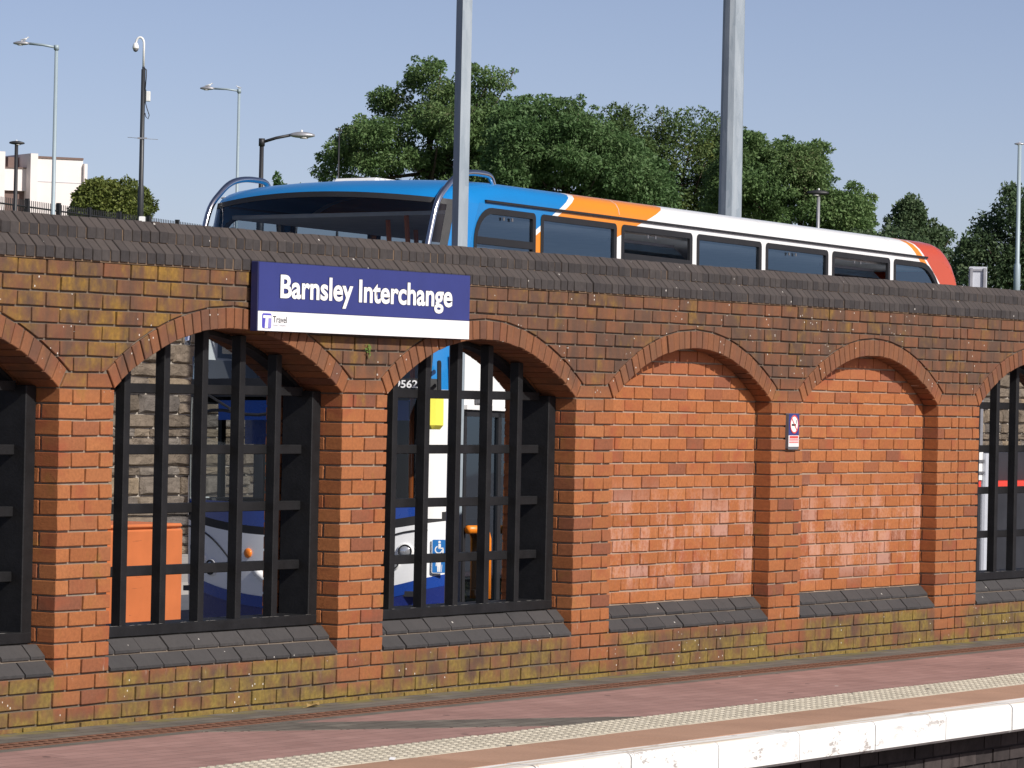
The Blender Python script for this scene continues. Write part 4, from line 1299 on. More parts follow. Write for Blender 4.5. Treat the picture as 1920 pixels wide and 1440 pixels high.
# yellow mirror hung from the near corner
mr = empty('mirror', (0, 0, 0)); mr.parent = bus
m = MB(); m.box(-.30, -.13, -.13, .02, 1.86, 2.135, .03); m.build('mirror_housing', 'mirror_yellow', mr)
m = MB(); m.tube([(.02, .02, 2.33), (-.15, -.08, 2.36), (-.16, -.09, 2.15)], .016, 6); m.tube([(.02, .02, 2.22), (-.14, -.07, 2.22)], .014, 6); m.build('mirror_arm', 'dark_metal', mr)
# accessibility stickers on the corner of the bumper
def ring_pts(cx, cz, r, a0, a1, n=10): return [(cx + r * math.cos(a0 + (a1 - a0) * k / n), cz + r * math.sin(a0 + (a1 - a0) * k / n)) for k in range(n + 1)]
def sticker(z0, kind):
    S = .20
    st = empty('sticker', (0, 0, 0)); st.parent = bus
    P0 = Vector((.012, -.004, z0)); ang = math.radians(-62)
    st.location = (front_x(-.955, z0 + .05) - .03, yt(-.955) - .0, z0); st.rotation_euler = (0, 0, math.radians(-50)); st.scale = (.54, 1, .54)
    m = MB(); m.prism_xz(rrect(0, S, 0, S * 1.15, .02, 3), -.004, 0); m.build('border', 'sign_white', st)
    m = MB(); m.prism_xz(rrect(.008, S - .008, .008, S * 1.15 - .008, .016, 3), -.0052, -.001); m.build('field', 'sticker_blue', st)
    m = MB(); y0, y1 = -.0066, -.002
    if kind == 'chair':
        m.prism_xz(ring_pts(.105, .19, .018, 0, 2 * PI, 12)[:-1], y0, y1)
        m.prism_xz([(.09, .10), (.125, .10), (.125, .165), (.09, .165)], y0, y1); m.prism_xz([(.10, .095), (.16, .095), (.16, .113), (.10, .113)], y0, y1)
        m.prism_xz([(.145, .04), (.165, .04), (.165, .10), (.145, .10)], y0, y1)
        a = ring_pts(.095, .085, .055, PI * .62, PI * 1.95, 14); b = ring_pts(.095, .085, .040, PI * .62, PI * 1.95, 14)
        for k in range(14): m.prism_xz([a[k], a[k + 1], b[k + 1], b[k]], y0, y1)
    else:
        m.prism_xz(ring_pts(.10, .20, .017, 0, 2 * PI, 12)[:-1], y0, y1)
        m.prism_xz([(.075, .09), (.125, .09), (.13, .175), (.07, .175)], y0, y1)
        m.prism_xz([(.078, .02), (.098, .02), (.100, .09), (.076, .09)], y0, y1); m.prism_xz([(.103, .02), (.122, .02), (.125, .09), (.102, .09)], y0, y1)
        m.prism_xz([(.132, .02), (.139, .02), (.146, .12), (.139, .12)], y0, y1); m.prism_xz([(.055, .10), (.068, .10), (.072, .17), (.06, .17)], y0, y1)
    o = m.build('pictogram', 'sign_white', st); fixn(o.data)
sticker(.925, 'chair'); sticker(.795, 'walker')
# wheels
for x in (2.35, 7.0):
    for y, s in ((.16, -1), (BW - .16, 1)):
        w_ = link('wheel', mesh_of('wheel', *(lambda b: (b.v, b.f))(MB().lathe([(.25, -.14), (.44, -.14), (.48, -.11), (.48, .11), (.44, .14), (.25, .14)], 28, 'y')), 'tyre', True), bus, (x, y, .48))
        link('rim', mesh_of('rim', *(lambda b: (b.v, b.f))(MB().lathe([(.26, -.10), (.25, .10), (.16, .06), (.10, .12), (.02, .12)] if s > 0 else [(.02, -.12), (.10, -.12), (.16, -.06), (.25, -.10), (.26, .10)], 24, 'y')), 'lamp_grey', True), w_)

# ================================================================== BEHIND THE WALL
# stone retaining wall of the station yard
sw = empty('stone_wall', (0, YST, SZ)); tag(sw, 'old coursed rubble stone wall behind the bus station', 'wall')
SWX0, SWX1 = 8.0, 90.0
m = MB(); m.box(SWX0, SWX1, .03, .6, 0, 3.55); m.build('wall_core', 'stone_mortar', sw)
SR = random.Random(21); stones = []
z = .12
while z < 3.5:
    h = SR.choice((.11, .13, .15, .17, .2, .24, .28))
    x = SWX0 + SR.uniform(-.4, 0)
    while x < SWX1:
        w = SR.uniform(.30, .62) if h < .16 else SR.uniform(.32, .95)
        if SR.random() < .22 and h > .22:
            hh = h * SR.uniform(.4, .6)
            stones.append((x, x + w, z, z + hh - .012)); stones.append((x, x + w, z + hh, z + h - .012))
        else: stones.append((x, x + w - .014, z, z + h - .013))
        x += w
    z += h
def stone_mesh(x0, x1, z0, z1):
    """rough block: outline with uneven corners, domed face"""
    w, h = x1 - x0, z1 - z0; q = min(w, h)
    P = []
    for (a, b) in ((0, 0), (.33, 0), (.66, 0), (1, 0), (1, .5), (1, 1), (.66, 1), (.33, 1), (0, 1), (0, .5)):
        inset_ = .04 * q if (a in (0, 1) and b in (0, 1)) else 0
        px, pz = (a - .5) * w, (b - .5) * h
        px -= math.copysign(inset_, px) if inset_ else 0; pz -= math.copysign(inset_, pz) if inset_ else 0
        P.append((px + SR.uniform(-.035, .035) * q, pz + SR.uniform(-.035, .035) * q))
    n = len(P); I = [(p[0] * .86 + SR.uniform(-.05, .05) * q, p[1] * .74 + SR.uniform(-.05, .05) * q) for p in P]
    d = SR.uniform(.015, .06)
    vs = [(p[0], .05, p[1]) for p in P] + [(p[0], .012, p[1]) for p in P] + [(p[0], -d + SR.uniform(-.015, .015), p[1]) for p in I] + [(SR.uniform(-.1, .1) * w, -d - .008, SR.uniform(-.1, .1) * h)]
    fs = []
    for k in range(n):
        j = (k + 1) % n
        fs += [(j, k, n + k, n + j), (n + j, n + k, 2 * n + k, 2 * n + j), (2 * n + j, 2 * n + k, 3 * n)]
    return vs, fs
def in_view(x0, x1, z0, z1):
    c = Vector(((x0 + x1) / 2, YST, SZ + (z0 + z1) / 2)) - CAM
    dpt = c.dot(FW); px = 960 + FPX * c.dot(RT) / dpt; py = 720 - FPX * c.dot(UP) / dpt
    return (200 < px < 660 and 600 < py < 1060) or (1820 < px < 1960 and 640 < py < 1100)
vis = sorted([s_ for s_ in stones if in_view(*s_)], key=lambda s_: s_[0])
vset = set(vis[:290]); rest = MB()
for s_ in stones:
    if s_ not in vset and SR.random() < .0: continue
    vs, fs = stone_mesh(*s_)
    c = ((s_[0] + s_[1]) / 2, 0, (s_[2] + s_[3]) / 2)
    if s_ in vset: link('stone', mesh_of('stone', vs, fs, 'stone', False), sw, c)
    else: rest.add([(v[0] + c[0], v[1], v[2] + c[2]) for v in vs], fs)
tag(rest.build('stonework', 'stone', sw), kind='stuff')

# orange steel bin standing just behind the second arch
p0, p1 = onY(196, 985, 4.35), onY(341, 985, 4.35)
bn = empty('orange_bin', ((p0.x + p1.x) / 2, 4.35, SZ)); tag(bn, 'plain orange painted bin standing behind the grille beside the coach', 'bin')
bw = (p1.x - p0.x) / 2 + .02; bh = p0.z - SZ
m = MB(); m.box(-bw, bw, 0, .55, .03, bh - .035, .012); m.build('body', 'orange_panel', bn)
m = MB(); m.box(-bw + .002, bw - .002, .002, .548, bh - .030, bh, .012); m.build('lid', 'orange_panel', bn)
m = MB(); m.box(-bw + .03, bw - .03, .04, .5, 0, .03); m.build('base', 'dark_metal', bn)

# galvanised columns
def column(name, base, h, r0, r1, n, rot, label, mat='galvanised', group=None):
    t = empty(name, base); tag(t, label, 'column', group)
    m = MB(); b = 0
    vs = []
    for (r_, z) in ((r0, 0), (r1, h)):
        for k in range(n):
            a = 2 * PI * k / n + rot; vs.append((r_ * math.cos(a), r_ * math.sin(a), z))
    fs = [(k, (k + 1) % n, n + (k + 1) % n, n + k) for k in range(n)] + [tuple(range(n))[::-1], tuple(range(n, 2 * n))]
    m.add(vs, fs); m.build('shaft', mat, t)
    m = MB(); m.box(-r0 * 2, r0 * 2, -r0 * 2, r0 * 2, 0, .03, .004); m.build('base_plate', mat, t)
    return t
p = at(861.5, 460, 28.0)
column('square_column', (p.x, p.y, SZ), 7.6, .053, .053, 4, math.radians(19), 'square galvanised column between the brick wall and the coach')
p = at(1368.5, 400, 46)
column('tapered_column', (p.x, p.y, SZ), 13.5, .138, .096, 12, .1, 'thick tapered galvanised column rising behind the coach roof')

# light things at the right-hand arch
p = at(1848, 930, 40)
sp = empty('direction_panel', (p.x, p.y, SZ)); tag(sp, 'pale panel on a light grey post behind the rightmost grille', 'panel')
m = MB(); m.tube([(0, 0, 0), (0, 0, at(1848, 850, 40).z - SZ)], .045, 10); m.build('post', 'sign_back', sp)
q0, q1 = at(1800, 850, 40), at(1846, 900, 40)
m = MB(); m.box(-.26, -.03, .02, .05, q1.z - SZ, q0.z - SZ + .02); m.build('board', 'white_paint', sp)
for z in (q0.z - .075, q1.z + .06):
    m = MB(); m.box(-.26, -.02, .0, .02, z - SZ, z - SZ + .02); m.build('batten', 'grey_plastic', sp)
p = at(1838, 905, 44)
ct = empty('dark_container', (p.x, p.y, SZ)); tag(ct, 'dark container with a bright red rim behind the rightmost grille', 'container')
zr = p.z - SZ
m = MB(); m.box(-.3, 3.2, .03, 1.4, .1, zr - .06, .02); m.build('body', 'container_dark', ct)
m = MB(); m.box(-.33, 3.25, .0, 1.43, zr - .06, zr + .01, .015); m.build('rim', 'container_red', ct)
m = MB(); zt = at(1900, 850, 44.5).z - SZ
m.prism_xz([(.42, zr + .012), (3.1, zr + .012), (3.0, zt), (.66, zt)], .25, 1.2); m.build('lid', 'container_dark', ct)
for x in (.1, 2.8):
    m = MB(); m.box(x, x + .12, .2, 1.2, 0, .1); m.build('skid', 'container_dark', ct)

# back of a road sign over the coping at the right
p = at(1833.5, 520, 60)
bs = empty('sign_back', (p.x, p.y, SZ)); tag(bs, 'pale back of a sign showing above the coping near the red end of the coach', 'sign')
k = 60 / FPX
yaw_c = math.atan2(-RT.x, RT.y)
bs.rotation_euler = (0, 0, math.atan2(RT.y, RT.x))
zt, zb_ = at(1833, 500, 60).z - SZ, at(1833, 545, 60).z - SZ
m = MB(); m.prism_xz(rrect(-17 * k, 17 * k, zb_ - .3, zt, .02), -.01, .01); m.build('panel', 'sign_back', bs)
for x in (-13 * k, 12 * k):
    m = MB(); m.box(x - .02, x + .02, -.05, -.01, 0, zt - .02, .004); m.build('post', 'lamp_grey', bs)
m = MB(); m.box(-16 * k, 16 * k, -.03, -.012, zt - .06, zt - .035); m.build('channel', 'lamp_grey', bs)

# ================================================================== LAMPS, CAMERA MAST, BIRDS
def gz(p): return terrain(p.y) if p.y > YST else SZ
RZ = math.atan2(RT.y, RT.x)         # heading across the view, used as compass bearing for the lamp arms
def lamp(name, px, py, d, w, arm, head, label, pole='column_green', headmat='lamp_grey', glassy='lamp_glass', tilt=0.0, cat='street lamp', armdrop=0.0, group='street lamps', yoff=0.0):
    """post at (px,py top); arm in metres along the view's left(-)/right(+); head length in metres"""
    p = at(px, py, d); g = gz(p); t = empty(name, (p.x, p.y, g), (0, 0, RZ)); tag(t, label, cat, group)
    H = p.z - g
    m = MB(); m.tube([(0, 0, 0), (0, 0, 1.3), (0, 0, 1.35), (0, 0, H)], [w * .75, w * .75, w * .5, w * .42], 10); m.build('post', pole, t, True)
    s = 1 if arm >= 0 else -1
    post_top = abs(arm) < .2
    if not post_top:
        m = MB(); m.tube([(0, 0, H - .06), (arm * .5, 0, H + armdrop * .4), (arm, 0, H + armdrop)], w * .3, 7); m.build('arm', pole, t, True)
        m = MB(); m.tube([(0, 0, H - .15), (0, 0, H + .03)], w * .6, 8); m.build('collar', pole, t, True)
    # head: flattened boat shape
    hx, hz = (-s * head * .45 if post_top else arm), H + armdrop
    n = 9; ring = 10; vs = []; fs = []
    for i in range(n):
        u = i / (n - 1); r_ = math.sin(PI * min(1, max(0, .07 + u * .88))) ** .6
        for k in range(ring):
            a = 2 * PI * k / ring
            z_ = math.sin(a) * .15 * head * r_ * (1.0 if math.sin(a) > 0 else .75)
            y_ = math.cos(a) * .22 * head * r_
            vs.append((hx + s * (u - .02) * head, y_, hz + z_ + tilt * u * head))
    for i in range(n - 1):
        for k in range(ring): fs.append((i * ring + k, i * ring + (k + 1) % ring, (i + 1) * ring + (k + 1) % ring, (i + 1) * ring + k))
    fs += [tuple(range(ring)), tuple(range((n - 1) * ring, n * ring))]
    m = MB(); m.add(vs, fs); o = m.build('lantern', headmat, t, True); fixn(o.data)
    m = MB(); m.lathe([(.002, -.03 * head), (.16 * head, -.02 * head), (.17 * head, .02 * head), (.1 * head, .04 * head)], 12)
    o2 = m.build('glass', glassy, t, True); o2.location = (hx + s * head * .55, 0, hz - .11 * head + tilt * .55 * head); 
    m = MB(); m.lathe([(.05 * head, 0), (.05 * head, .06 * head), (.03 * head, .08 * head)], 8); o3 = m.build('photocell', 'cctv_white', t); o3.location = (hx + s * head * .45, 0, hz + .14 * head + tilt * .45 * head)
    return t, H
lamp('street_lamp', 106, 86, 150, .15, -.96, .56, 'tall pale lamp column with a bird on its head, in front of the cream building', armdrop=.06)
lamp('street_lamp', 448.5, 168, 180, .14, -1.05, .60, 'tall pale lamp column with two birds, left of the coach', armdrop=.02)
lamp('street_lamp', 491, 262, 100, .12, .66, .58, 'black lamp column with its grey head reaching right, above the coach windscreen', pole='lamp_black', armdrop=.12)
lamp('street_lamp', 31, 268, 130, .13, .12, .46, 'short black lamp column with a flat head at the far left', pole='lamp_black', headmat='lamp_black', tilt=-.02)
lamp('street_lamp', 238, 379, 190, .09, -.12, .34, 'small lamp on a white post in front of the round bush', pole='white_paint', headmat='lamp_black')
lamp('street_lamp', 636, 246, 120, .05, -.14, .22, 'lamp head tilted upwards on a thin post against the big tree', pole='lamp_black', headmat='lamp_black', tilt=.35)
lamp('street_lamp', 440, 372, 190, .07, -.26, .36, 'small lamp head just left of the coach roof rail', pole='lamp_grey')
lamp('street_lamp', 1535, 362, 110, .10, -.16, .55, 'black lamp column against the trees above the white coach roof', pole='lamp_grey', headmat='lamp_black')
lamp('street_lamp', 1912, 270, 95, .10, -.02, .22, 'tall pale lamp column at the right edge of the photo')

# camera mast
p = at(269, 130, 95); g = gz(p); H = p.z - g; k = 95 / FPX
cm = empty('camera_mast', (p.x, p.y, g), (0, 0, RZ)); tag(cm, 'black camera mast with a white swan neck and dome camera', 'camera mast')
zt = lambda y: at(269, y, 95).z - g
m = MB(); m.tube([(0, 0, 0), (0, 0, zt(352)), (0, 0, zt(349)), (0, 0, H)], [6.2 * k, 5.6 * k, 4.6 * k, 4.0 * k], 14); m.build('mast', 'cctv_column', cm, True)
m = MB(); m.lathe([(2.6 * k, H), (2.6 * k, H + 5 * k)], 10); m.build('top_cap', 'cctv_column', cm)
nk = [(0, 0, H + 4 * k), (0, 0, H + 48 * k)] + [(-7.5 * k + 7.5 * k * math.cos(a), 0, H + 48 * k + 12 * k * math.sin(a)) for a in [PI * i / 10 for i in range(1, 11)]] + [(-15.4 * k, 0, H + 43 * k)]
m = MB(); m.tube(nk, 2.1 * k, 8); m.build('swan_neck', 'cctv_white', cm, True)
m = MB(); m.lathe([(.3 * k, H + 50 * k), (3.6 * k, H + 49 * k), (5.6 * k, H + 44 * k), (6.2 * k, H + 40 * k), (5.6 * k, H + 38 * k)], 16, 'z', (-15.4 * k, 0, 0)); m.build('camera_housing', 'cctv_white', cm, True)
m = MB(); m.lathe([(5.2 * k, H + 38 * k), (4.2 * k, H + 34.5 * k), (2 * k, H + 32.6 * k), (.2 * k, H + 32.2 * k)], 16, 'z', (-15.4 * k, 0, 0)); m.build('camera_dome', 'grey_plastic', cm, True)
m = MB(); m.box(6 * k, 14 * k, -4 * k, 5 * k, zt(190), zt(171), .01); m.build('equipment_box', 'white_paint', cm)
m = MB(); m.box(3.5 * k, 6 * k, -3 * k, 3 * k, zt(192), zt(168)); m.build('box_bracket', 'cctv_column', cm)
m = MB(); m.tube([(5 * k, -4 * k, zt(192)), (9 * k, -4 * k, zt(205)), (13 * k, -4 * k, zt(216)), (11 * k, -4 * k, zt(223)), (6.5 * k, -4 * k, zt(219)), (5 * k, -4 * k, zt(212))], .9 * k, 6); m.tube([(2 * k, -2 * k, H + 2 * k), (6 * k, -3 * k, H - 1 * k), (6 * k, -4 * k, H - 14 * k), (4.5 * k, -4 * k, H - 38 * k)], .9 * k, 6); m.build('cable', 'rubber', cm, True)
m = MB(); m.tube([(-27 * k, 0, zt(258)), (0, -4.5 * k, zt(260)), (30 * k, 0, zt(261))], .5 * k, 5); m.box(-8 * k, 10 * k, -5 * k, -4.2 * k, zt(261), zt(258)); m.build('anti_climb_bar', 'lamp_grey', cm)
m = MB(); m.prism_xz(rrect(-2 * k, 10 * k, zt(417), zt(406), 2 * k), -7.5 * k, -6.4 * k); m.build('white_tag', 'sign_white', cm)

def bird(px, py, d, L, face, label, body='feather_white'):
    p = at(px, py, d); t = empty('gull', (p.x, p.y, p.z), (0, 0, RZ)); tag(t, label, 'bird', 'birds perched on the lamps')
    n = 10; ring = 10; vs = []; fs = []
    ax = [(-.50, .06, .015), (-.38, .07, .05), (-.22, .09, .11), (0, .12, .15), (.17, .17, .14), (.26, .24, .095), (.30, .31, .085), (.36, .37, .085), (.42, .39, .055), (.46, .385, .02)]
    for (x, z, r_) in ax:
        for q in range(ring):
            a = 2 * PI * q / ring; vs.append((face * x * L, math.cos(a) * r_ * L * .85, (z + math.sin(a) * r_ + .06) * L))
    for i in range(n - 1):
        for q in range(ring): fs.append((i * ring + q, i * ring + (q + 1) % ring, (i + 1) * ring + (q + 1) % ring, (i + 1) * ring + q))
    fs += [tuple(range(ring)), tuple(range((n - 1) * ring, n * ring))]
    m = MB(); m.add(vs, fs); o = m.build('body', body, t, True); fixn(o.data)
    for s in (-1, 1):
        m = MB(); m.add([(face * .16 * L, s * .13 * L, .26 * L), (face * -.05 * L, s * .15 * L, .27 * L), (face * -.55 * L, s * .04 * L, .12 * L), (face * -.1 * L, s * .145 * L, .10 * L), (face * .14 * L, s * .135 * L, .14 * L)], [(0, 1, 2, 3, 4)]); m.build('wing', 'feather_grey', t)
        m = MB(); m.tube([(face * .02 * L, s * .05 * L, .12 * L), (face * .02 * L, s * .05 * L, -.03 * L)], .012 * L, 5); m.build('leg', 'beak', t)
    m = MB(); m.tube([(face * .45 * L, 0, .445 * L), (face * .56 * L, 0, .425 * L)], [.03 * L, .006 * L], 6); m.build('beak', 'beak', t)
bird(46, 77, 150, .30, 1, 'white and grey bird on the leftmost tall lamp')
bird(391, 163, 180, .33, 1, 'bird on the lamp head, leftmost of the two on that lamp')
bird(448, 166, 180, .24, -1, 'small white bird on top of the lamp column left of the coach')

# ================================================================== BUILDING AND FENCE AT THE LEFT
d = 330; k = d / FPX
p = at(80, 400, d); g = terrain(p.y)
bd = empty('cream_building', (p.x, p.y, g), (0, 0, RZ + math.radians(28))); tag(bd, 'cream rendered concrete building with stepped blocks at the far left', 'building')
def bz(y): return at(80, y, d).z - g
def bx(px): return (px - 80) * k / math.cos(math.radians(28))
m = MB(); m.box(bx(67), bx(150), 0, 6, 0, bz(296)); m.build('block', 'render_cream', bd)
m = MB(); m.box(bx(54), bx(67), -.35, 6, 0, bz(289)); m.build('fin_wall', 'render_cream', bd)
m = MB(); m.box(bx(149.5), bx(155), -.35, 6, 0, bz(304)); m.build('fin_wall', 'render_cream', bd)
m = MB(); m.box(bx(66), bx(150), -.08, 6.05, bz(297), bz(293)); m.build('roof_edge', 'cladding_brown', bd)
m = MB(); m.box(bx(66.5), bx(150), -.03, 0.01, bz(341), bz(340)); m.build('joint_line', 'ink_grey', bd)
m = MB(); m.box(bx(12), bx(54), .6, 6, bz(359), bz(316)); m.build('wing_block', 'render_cream', bd)
m = MB(); m.box(bx(12), bx(54), .5, .6, bz(317), bz(315)); m.build('roof_edge', 'cladding_brown', bd)
m = MB(); m.box(bx(12), bx(54), .9, 6, 0, bz(359)); m.build('lower_wall', 'cladding_brown', bd)
m = MB(); m.box(bx(34), bx(54), 2.0, 6, bz(316), bz(294.5)); m.build('plant_room', 'cladding_brown', bd)
m = MB(); m.box(bx(-30), bx(9.5), -.3, 6, 0, bz(288)); m.build('end_block', 'render_cream', bd)
m = MB(); m.box(bx(9.5), bx(13), .2, 6, bz(316), bz(289)); m.build('side_panel', 'cladding_brown', bd)

fn = empty('wavy_fence', tuple(at(150, 400, 165))); tag(fn, 'dark steel fence of wavy pales on the bank at the left', 'fence')
fo = fn.location.copy(); fn.location = (fo.x, fo.y, terrain(fo.y)); fo = fn.location.copy()
A = at(-30, 364, 160); B = at(470, 434, 176)
pales = MB(); n = 150
for i in range(n + 1):
    u = i / n; q = A.lerp(B, u); top = q.z; bot = top - 2.3
    base_ = Vector((q.x, q.y, 0)) - Vector((fo.x, fo.y, 0))
    dirx = (B - A); dirx.z = 0; dirx.normalize()
    pts = []
    for j in range(9):
        zz = bot + (top - bot) * j / 8; off = math.sin(j * 1.45) * .035
        pts.append(base_ + dirx * off + Vector((0, 0, zz - fo.z)))
    pales.tube(pts, .020, 4)
for dz in (.25, 1.9):
    pales.tube([Vector((A.x - fo.x, A.y - fo.y, A.z - dz - fo.z)), Vector((B.x - fo.x, B.y - fo.y, B.z - dz - fo.z))], .035, 5)
tag(pales.build('pales', 'dark_metal', fn), kind='stuff')
for i in range(9):
    q = A.lerp(B, (i + .35) / 9)
    m = MB(); m.box(q.x - fo.x - .07, q.x - fo.x + .07, q.y - fo.y - .07, q.y - fo.y + .07, q.z - 2.4 - fo.z, q.z - fo.z + .06); m.build('post', 'dark_metal', fn)

# ================================================================== TREES
def inside(poly, x, y):
    c = False; j = len(poly) - 1
    for i in range(len(poly)):
        xi, yi = poly[i]; xj, yj = poly[j]
        if (yi > y) != (yj > y) and x < (xj - xi) * (y - yi) / (yj - yi) + xi: c = not c
        j = i
    return c
def edge_dist(poly, x, y):
    best = 1e9
    for i in range(len(poly)):
        (x0, y0), (x1, y1) = poly[i - 1], poly[i]
        dx, dy = x1 - x0, y1 - y0; t = max(0, min(1, ((x - x0) * dx + (y - y0) * dy) / (dx * dx + dy * dy + 1e-9)))
        best = min(best, math.hypot(x - x0 - t * dx, y - y0 - t * dy))
    return best
def tree(name, label, cat, poly, d, n_puff, rmax, leaves, leaf, mat, seed, trunk_px, flat=.62, thick=.55, group=None, droop=.3, rmin=9):
    """poly: outline surveyed against the sky (photo pixels) at distance d; the crown is filled in depth with leaf clumps"""
    R = random.Random(seed); g_ = np.random.default_rng(seed); k = d / FPX
    xs = [p[0] for p in poly]; ys = [p[1] for p in poly]
    W = (max(xs) - min(xs)) * k
    base = at(trunk_px, max(ys), d); gr = terrain(base.y); t = empty(name, (base.x, base.y, gr)); tag(t, label, cat, group)
    O = Vector((base.x, base.y, gr))
    puffs = []; tries = 0
    while len(puffs) < n_puff and tries < n_puff * 60:
        tries += 1
        x, y = R.uniform(min(xs), max(xs)), R.uniform(min(ys), max(ys))
        if not inside(poly, x, y): continue
        e = edge_dist(poly, x, y)
        r_ = min(rmax * R.uniform(.55, 1.1), max(rmin, e * 1.0 + 2))
        dep = R.uniform(-1, 1) * thick * W * .5 * min(1, e / (.22 * (max(xs) - min(xs))) + .15)
        puffs.append((at(x, y, d + dep) - O, r_ * k))
    tot = sum(p[1] ** 2 for p in puffs)
    C_, D_, S_ = [], [], []
    for c, r_ in puffs:
        n = max(12, int(leaves * r_ * r_ / tot))
        v = g_.normal(size=(n, 3)); v /= np.linalg.norm(v, axis=1)[:, None]
        rad = r_ * (.35 + .70 * g_.random(n) ** .45) * (1 + .22 * np.sin(v[:, 0] * 5 + c.x * 3) * np.cos(v[:, 1] * 4 + c.y))
        pos = v * rad[:, None]; pos[:, 2] *= flat
        C_.append(pos + np.array(c)); D_.append(v)
    P = np.concatenate(C_); V = np.concatenate(D_); n = len(P)
    # leaf sprays: kite shaped, pointing outwards and drooping a little
    ax = V + g_.normal(size=(n, 3)) * .55; ax[:, 2] -= droop; ax /= np.linalg.norm(ax, axis=1)[:, None]
    nr = g_.normal(size=(n, 3)); nr[:, 2] += .9; sd = np.cross(ax, nr); sd /= np.linalg.norm(sd, axis=1)[:, None] + 1e-9
    L = leaf * (.35 + 1.25 * g_.random(n) ** 1.4)[:, None]; Wd = L * .26
    A0 = P - ax * L * .5; A1 = P + sd * Wd; A2 = P + ax * L * .5; A3 = P - sd * Wd
    verts = np.stack([A0, A1, A2, A3], 1).reshape(-1, 3).astype(np.float32)
    me = bpy.data.meshes.new('crown'); me.vertices.add(4 * n); me.vertices.foreach_set('co', verts.ravel())
    me.loops.add(4 * n); me.loops.foreach_set('vertex_index', np.arange(4 * n, dtype=np.int32))
    me.polygons.add(n); me.polygons.foreach_set('loop_start', np.arange(0, 4 * n, 4, dtype=np.int32))
    me.update(calc_edges=True); me.validate(); me.materials.append(MATS[mat])
    link('crown', me, t)
    # trunk and limbs
    zt = max(p[0].z for p in puffs); m = MB(); tr = max(.06, W * .022)
    top = Vector((R.uniform(-.2, .2), R.uniform(-.2, .2), zt * .72))
    m.tube([(0, 0, -.3), (0, 0, .6), top * .45 + Vector((.1, 0, 0)), top], [tr * 1.35, tr, tr * .8, tr * .35], 9)
    for c, r_ in R.sample(puffs, min(22, len(puffs))):
        s = top * R.uniform(.3, .8); mid = s.lerp(c, .5) + Vector((0, 0, -.08 * W)) * .4
        m.tube([s, mid, c], [tr * .42, tr * .25, tr * .08], 5)
    m.build('trunk', 'bark', t, True)
    return t
polyA = [(582, 345), (580, 300), (610, 262), (650, 236), (664, 222), (690, 168), (720, 155), (745, 160), (760, 145), (765, 112), (800, 104), (826, 112), (845, 126), (880, 112), (925, 112), (965, 130), (976, 140), (962, 165), (940, 180), (975, 178), (1010, 180), (1030, 260), (1030, 360), (900, 370), (700, 345)]
polyB = [(900, 375), (905, 240), (935, 190), (975, 172), (1000, 166), (1040, 176), (1090, 178), (1110, 192), (1140, 225), (1185, 250), (1240, 290), (1270, 330), (1275, 410), (1000, 395)]
polyC = [(1090, 400), (1110, 260), (1130, 205), (1148, 188), (1165, 203), (1185, 196), (1220, 192), (1260, 205), (1285, 200), (1310, 203), (1345, 213), (1385, 225), (1425, 260), (1450, 330), (1450, 440), (1200, 420)]
polyD = [(1310, 420), (1330, 300), (1370, 255), (1400, 238), (1425, 242), (1450, 256), (1500, 260), (1545, 262), (1575, 272), (1562, 290), (1550, 300), (1570, 330), (1575, 350), (1600, 335), (1625, 345), (1652, 355), (1640, 378), (1640, 430), (1660, 470), (1500, 450)]
polyE = [(1650, 450), (1660, 410), (1690, 370), (1712, 366), (1738, 372), (1735, 410), (1765, 418), (1788, 440), (1795, 480), (1700, 480)]
polyF = [(1780, 545), (1790, 470), (1805, 440), (1830, 400), (1860, 390), (1880, 350), (1896, 338), (1905, 350), (1935, 345), (1990, 400), (2010, 545)]
polyG = [(128, 400), (140, 365), (160, 342), (190, 330), (220, 338), (240, 333), (262, 342), (280, 365), (293, 378), (288, 400), (270, 425), (140, 420)]
tree('robinia_tree', 'tallest tree with layered feathery foliage, behind the coach windscreen', 'tree', polyA, 150, 250, 40, 120000, .115, 'leaf_robinia', 1, 800)
tree('robinia_tree', 'fresh green tree right of the tallest tree, behind the blue roof', 'tree', polyB, 142, 190, 44, 100000, .115, 'leaf_bright', 2, 1060)
tree('lime_tree', 'dark tree with yellowing leaves left of the thick column', 'tree', polyC, 158, 190, 38, 70000, .115, 'leaf_lime', 3, 1260, flat=.85)
tree('robinia_tree', 'tree sloping down to the right between the thick column and the coach end', 'tree', polyD, 150, 220, 38, 100000, .115, 'leaf_robinia', 4, 1500)
tree('poplar_tree', 'small loose tree above the red end of the coach', 'tree', polyE, 130, 80, 24, 13000, .11, 'leaf_dark', 5, 1715, flat=1.0)
tree('poplar_tree', 'dark pointed tree at the right edge of the photo', 'tree', polyF, 110, 130, 34, 26000, .10, 'leaf_dark', 6, 1900, flat=1.0)
tree('round_bush', 'round leafy bush behind the camera mast', 'bush', polyG, 185, 120, 24, 30000, .15, 'leaf_bush', 7, 210, flat=.9)
tree('sapling', 'bright sapling tip above the coach windscreen beside the black lamp', 'sapling', [(511, 375), (512, 350), (515, 328), (524, 322), (532, 340), (535, 375)], 120, 16, 8, 500, .14, 'leaf_bright', 8, 522, flat=1.1, rmin=5)
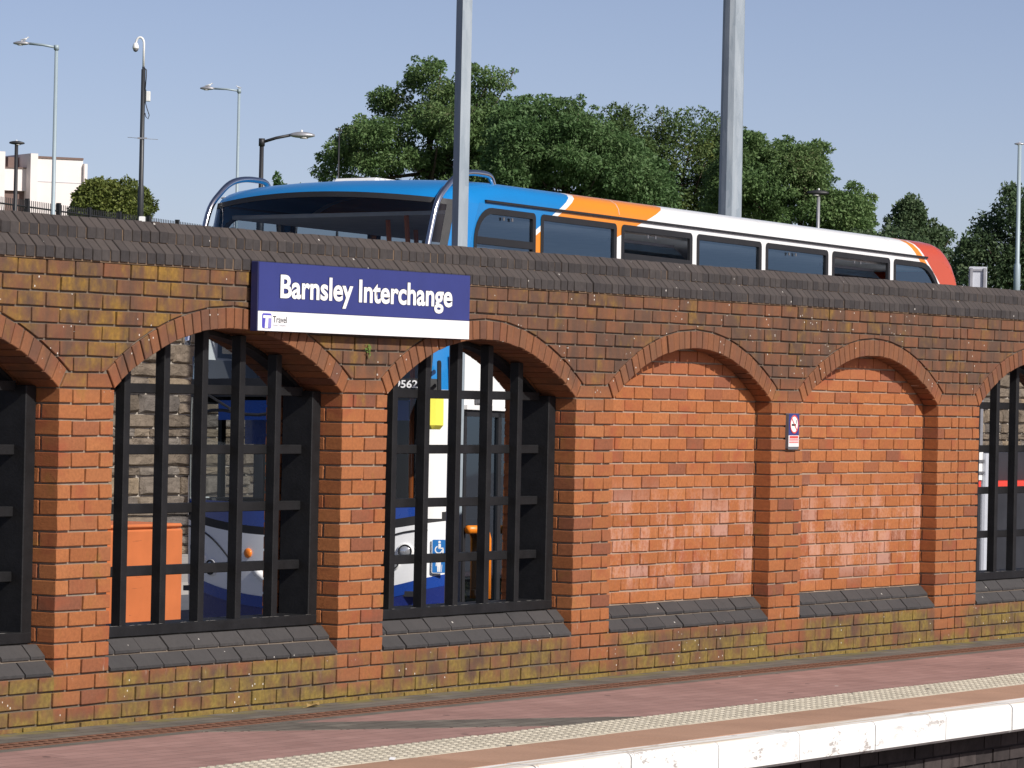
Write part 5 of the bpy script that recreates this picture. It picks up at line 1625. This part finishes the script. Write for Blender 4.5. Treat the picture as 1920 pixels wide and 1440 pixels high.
tree('sapling', 'thin sprig of leaves between the sapling tip and the tallest tree', 'sapling', [(535, 362), (545, 346), (560, 350), (572, 335), (578, 350), (570, 365)], 120, 9, 6, 130, .14, 'leaf_dark', 9, 556, flat=1.1, rmin=4)
tree('hedge_bush', 'low dark bushes behind the red end of the coach', 'bush', [(1560, 470), (1600, 430), (1680, 425), (1760, 455), (1800, 480), (1830, 510), (1830, 560), (1560, 540)], 118, 90, 34, 16000, .11, 'leaf_dark', 10, 1700, flat=.9)

# panel joints on the coach's roof side
for i, x in enumerate((2.74, 5.30, 7.87)):
    m = MB(); pts = [(x, p[0] - .0015 if p[0] < .05 else p[0], p[1] + .0015) for p in RP[1:6]]
    vs = [(q[0] - .003, q[1], q[2]) for q in pts] + [(q[0] + .003, q[1], q[2]) for q in pts]
    n = len(pts); m.add(vs, [(k, k + 1, n + k + 1, n + k) for k in range(n - 1)]); m.build('panel_joint', 'interior_grey', bus)

# small things lying on the platform
def onZ(px, py, Z):
    r = ray(px, py); return CAM + r * ((Z - CAM.z) / r.z)
p = onZ(586, 1326, GZ)
lf = empty('fallen_leaf', (p.x, min(p.y, -.06), GZ)); tag(lf, 'dry curled leaf on the dark paving at the foot of the wall', 'leaf')
m = MB(); m.add([(-.05, 0, .004), (-.015, -.03, .018), (.03, -.022, .010), (.06, 0, .026), (.02, .026, .012), (-.02, .024, .022), (0, 0, .006)], [(6, 0, 1), (6, 1, 2), (6, 2, 3), (6, 3, 4), (6, 4, 5), (6, 5, 0)]); m.build('blade', 'dry_leaf', lf)
m = MB(); m.tube([(-.05, 0, .004), (-.085, .006, .003)], .0016, 5); m.build('stalk', 'dry_leaf', lf)
p = onZ(737, 1424, GZ)
sc_ = empty('paper_scrap', (p.x, p.y, GZ), (0, 0, .4)); tag(sc_, 'small white scrap of paper on the buff slabs', 'litter')
m = MB(); m.add([(-.045, -.012, .002), (0, -.014, .008), (.045, -.010, .003), (.047, .014, .004), (.002, .012, .011), (-.044, .013, .003)], [(0, 1, 4, 5), (1, 2, 3, 4)]); m.build('sheet', 'sign_white', sc_)
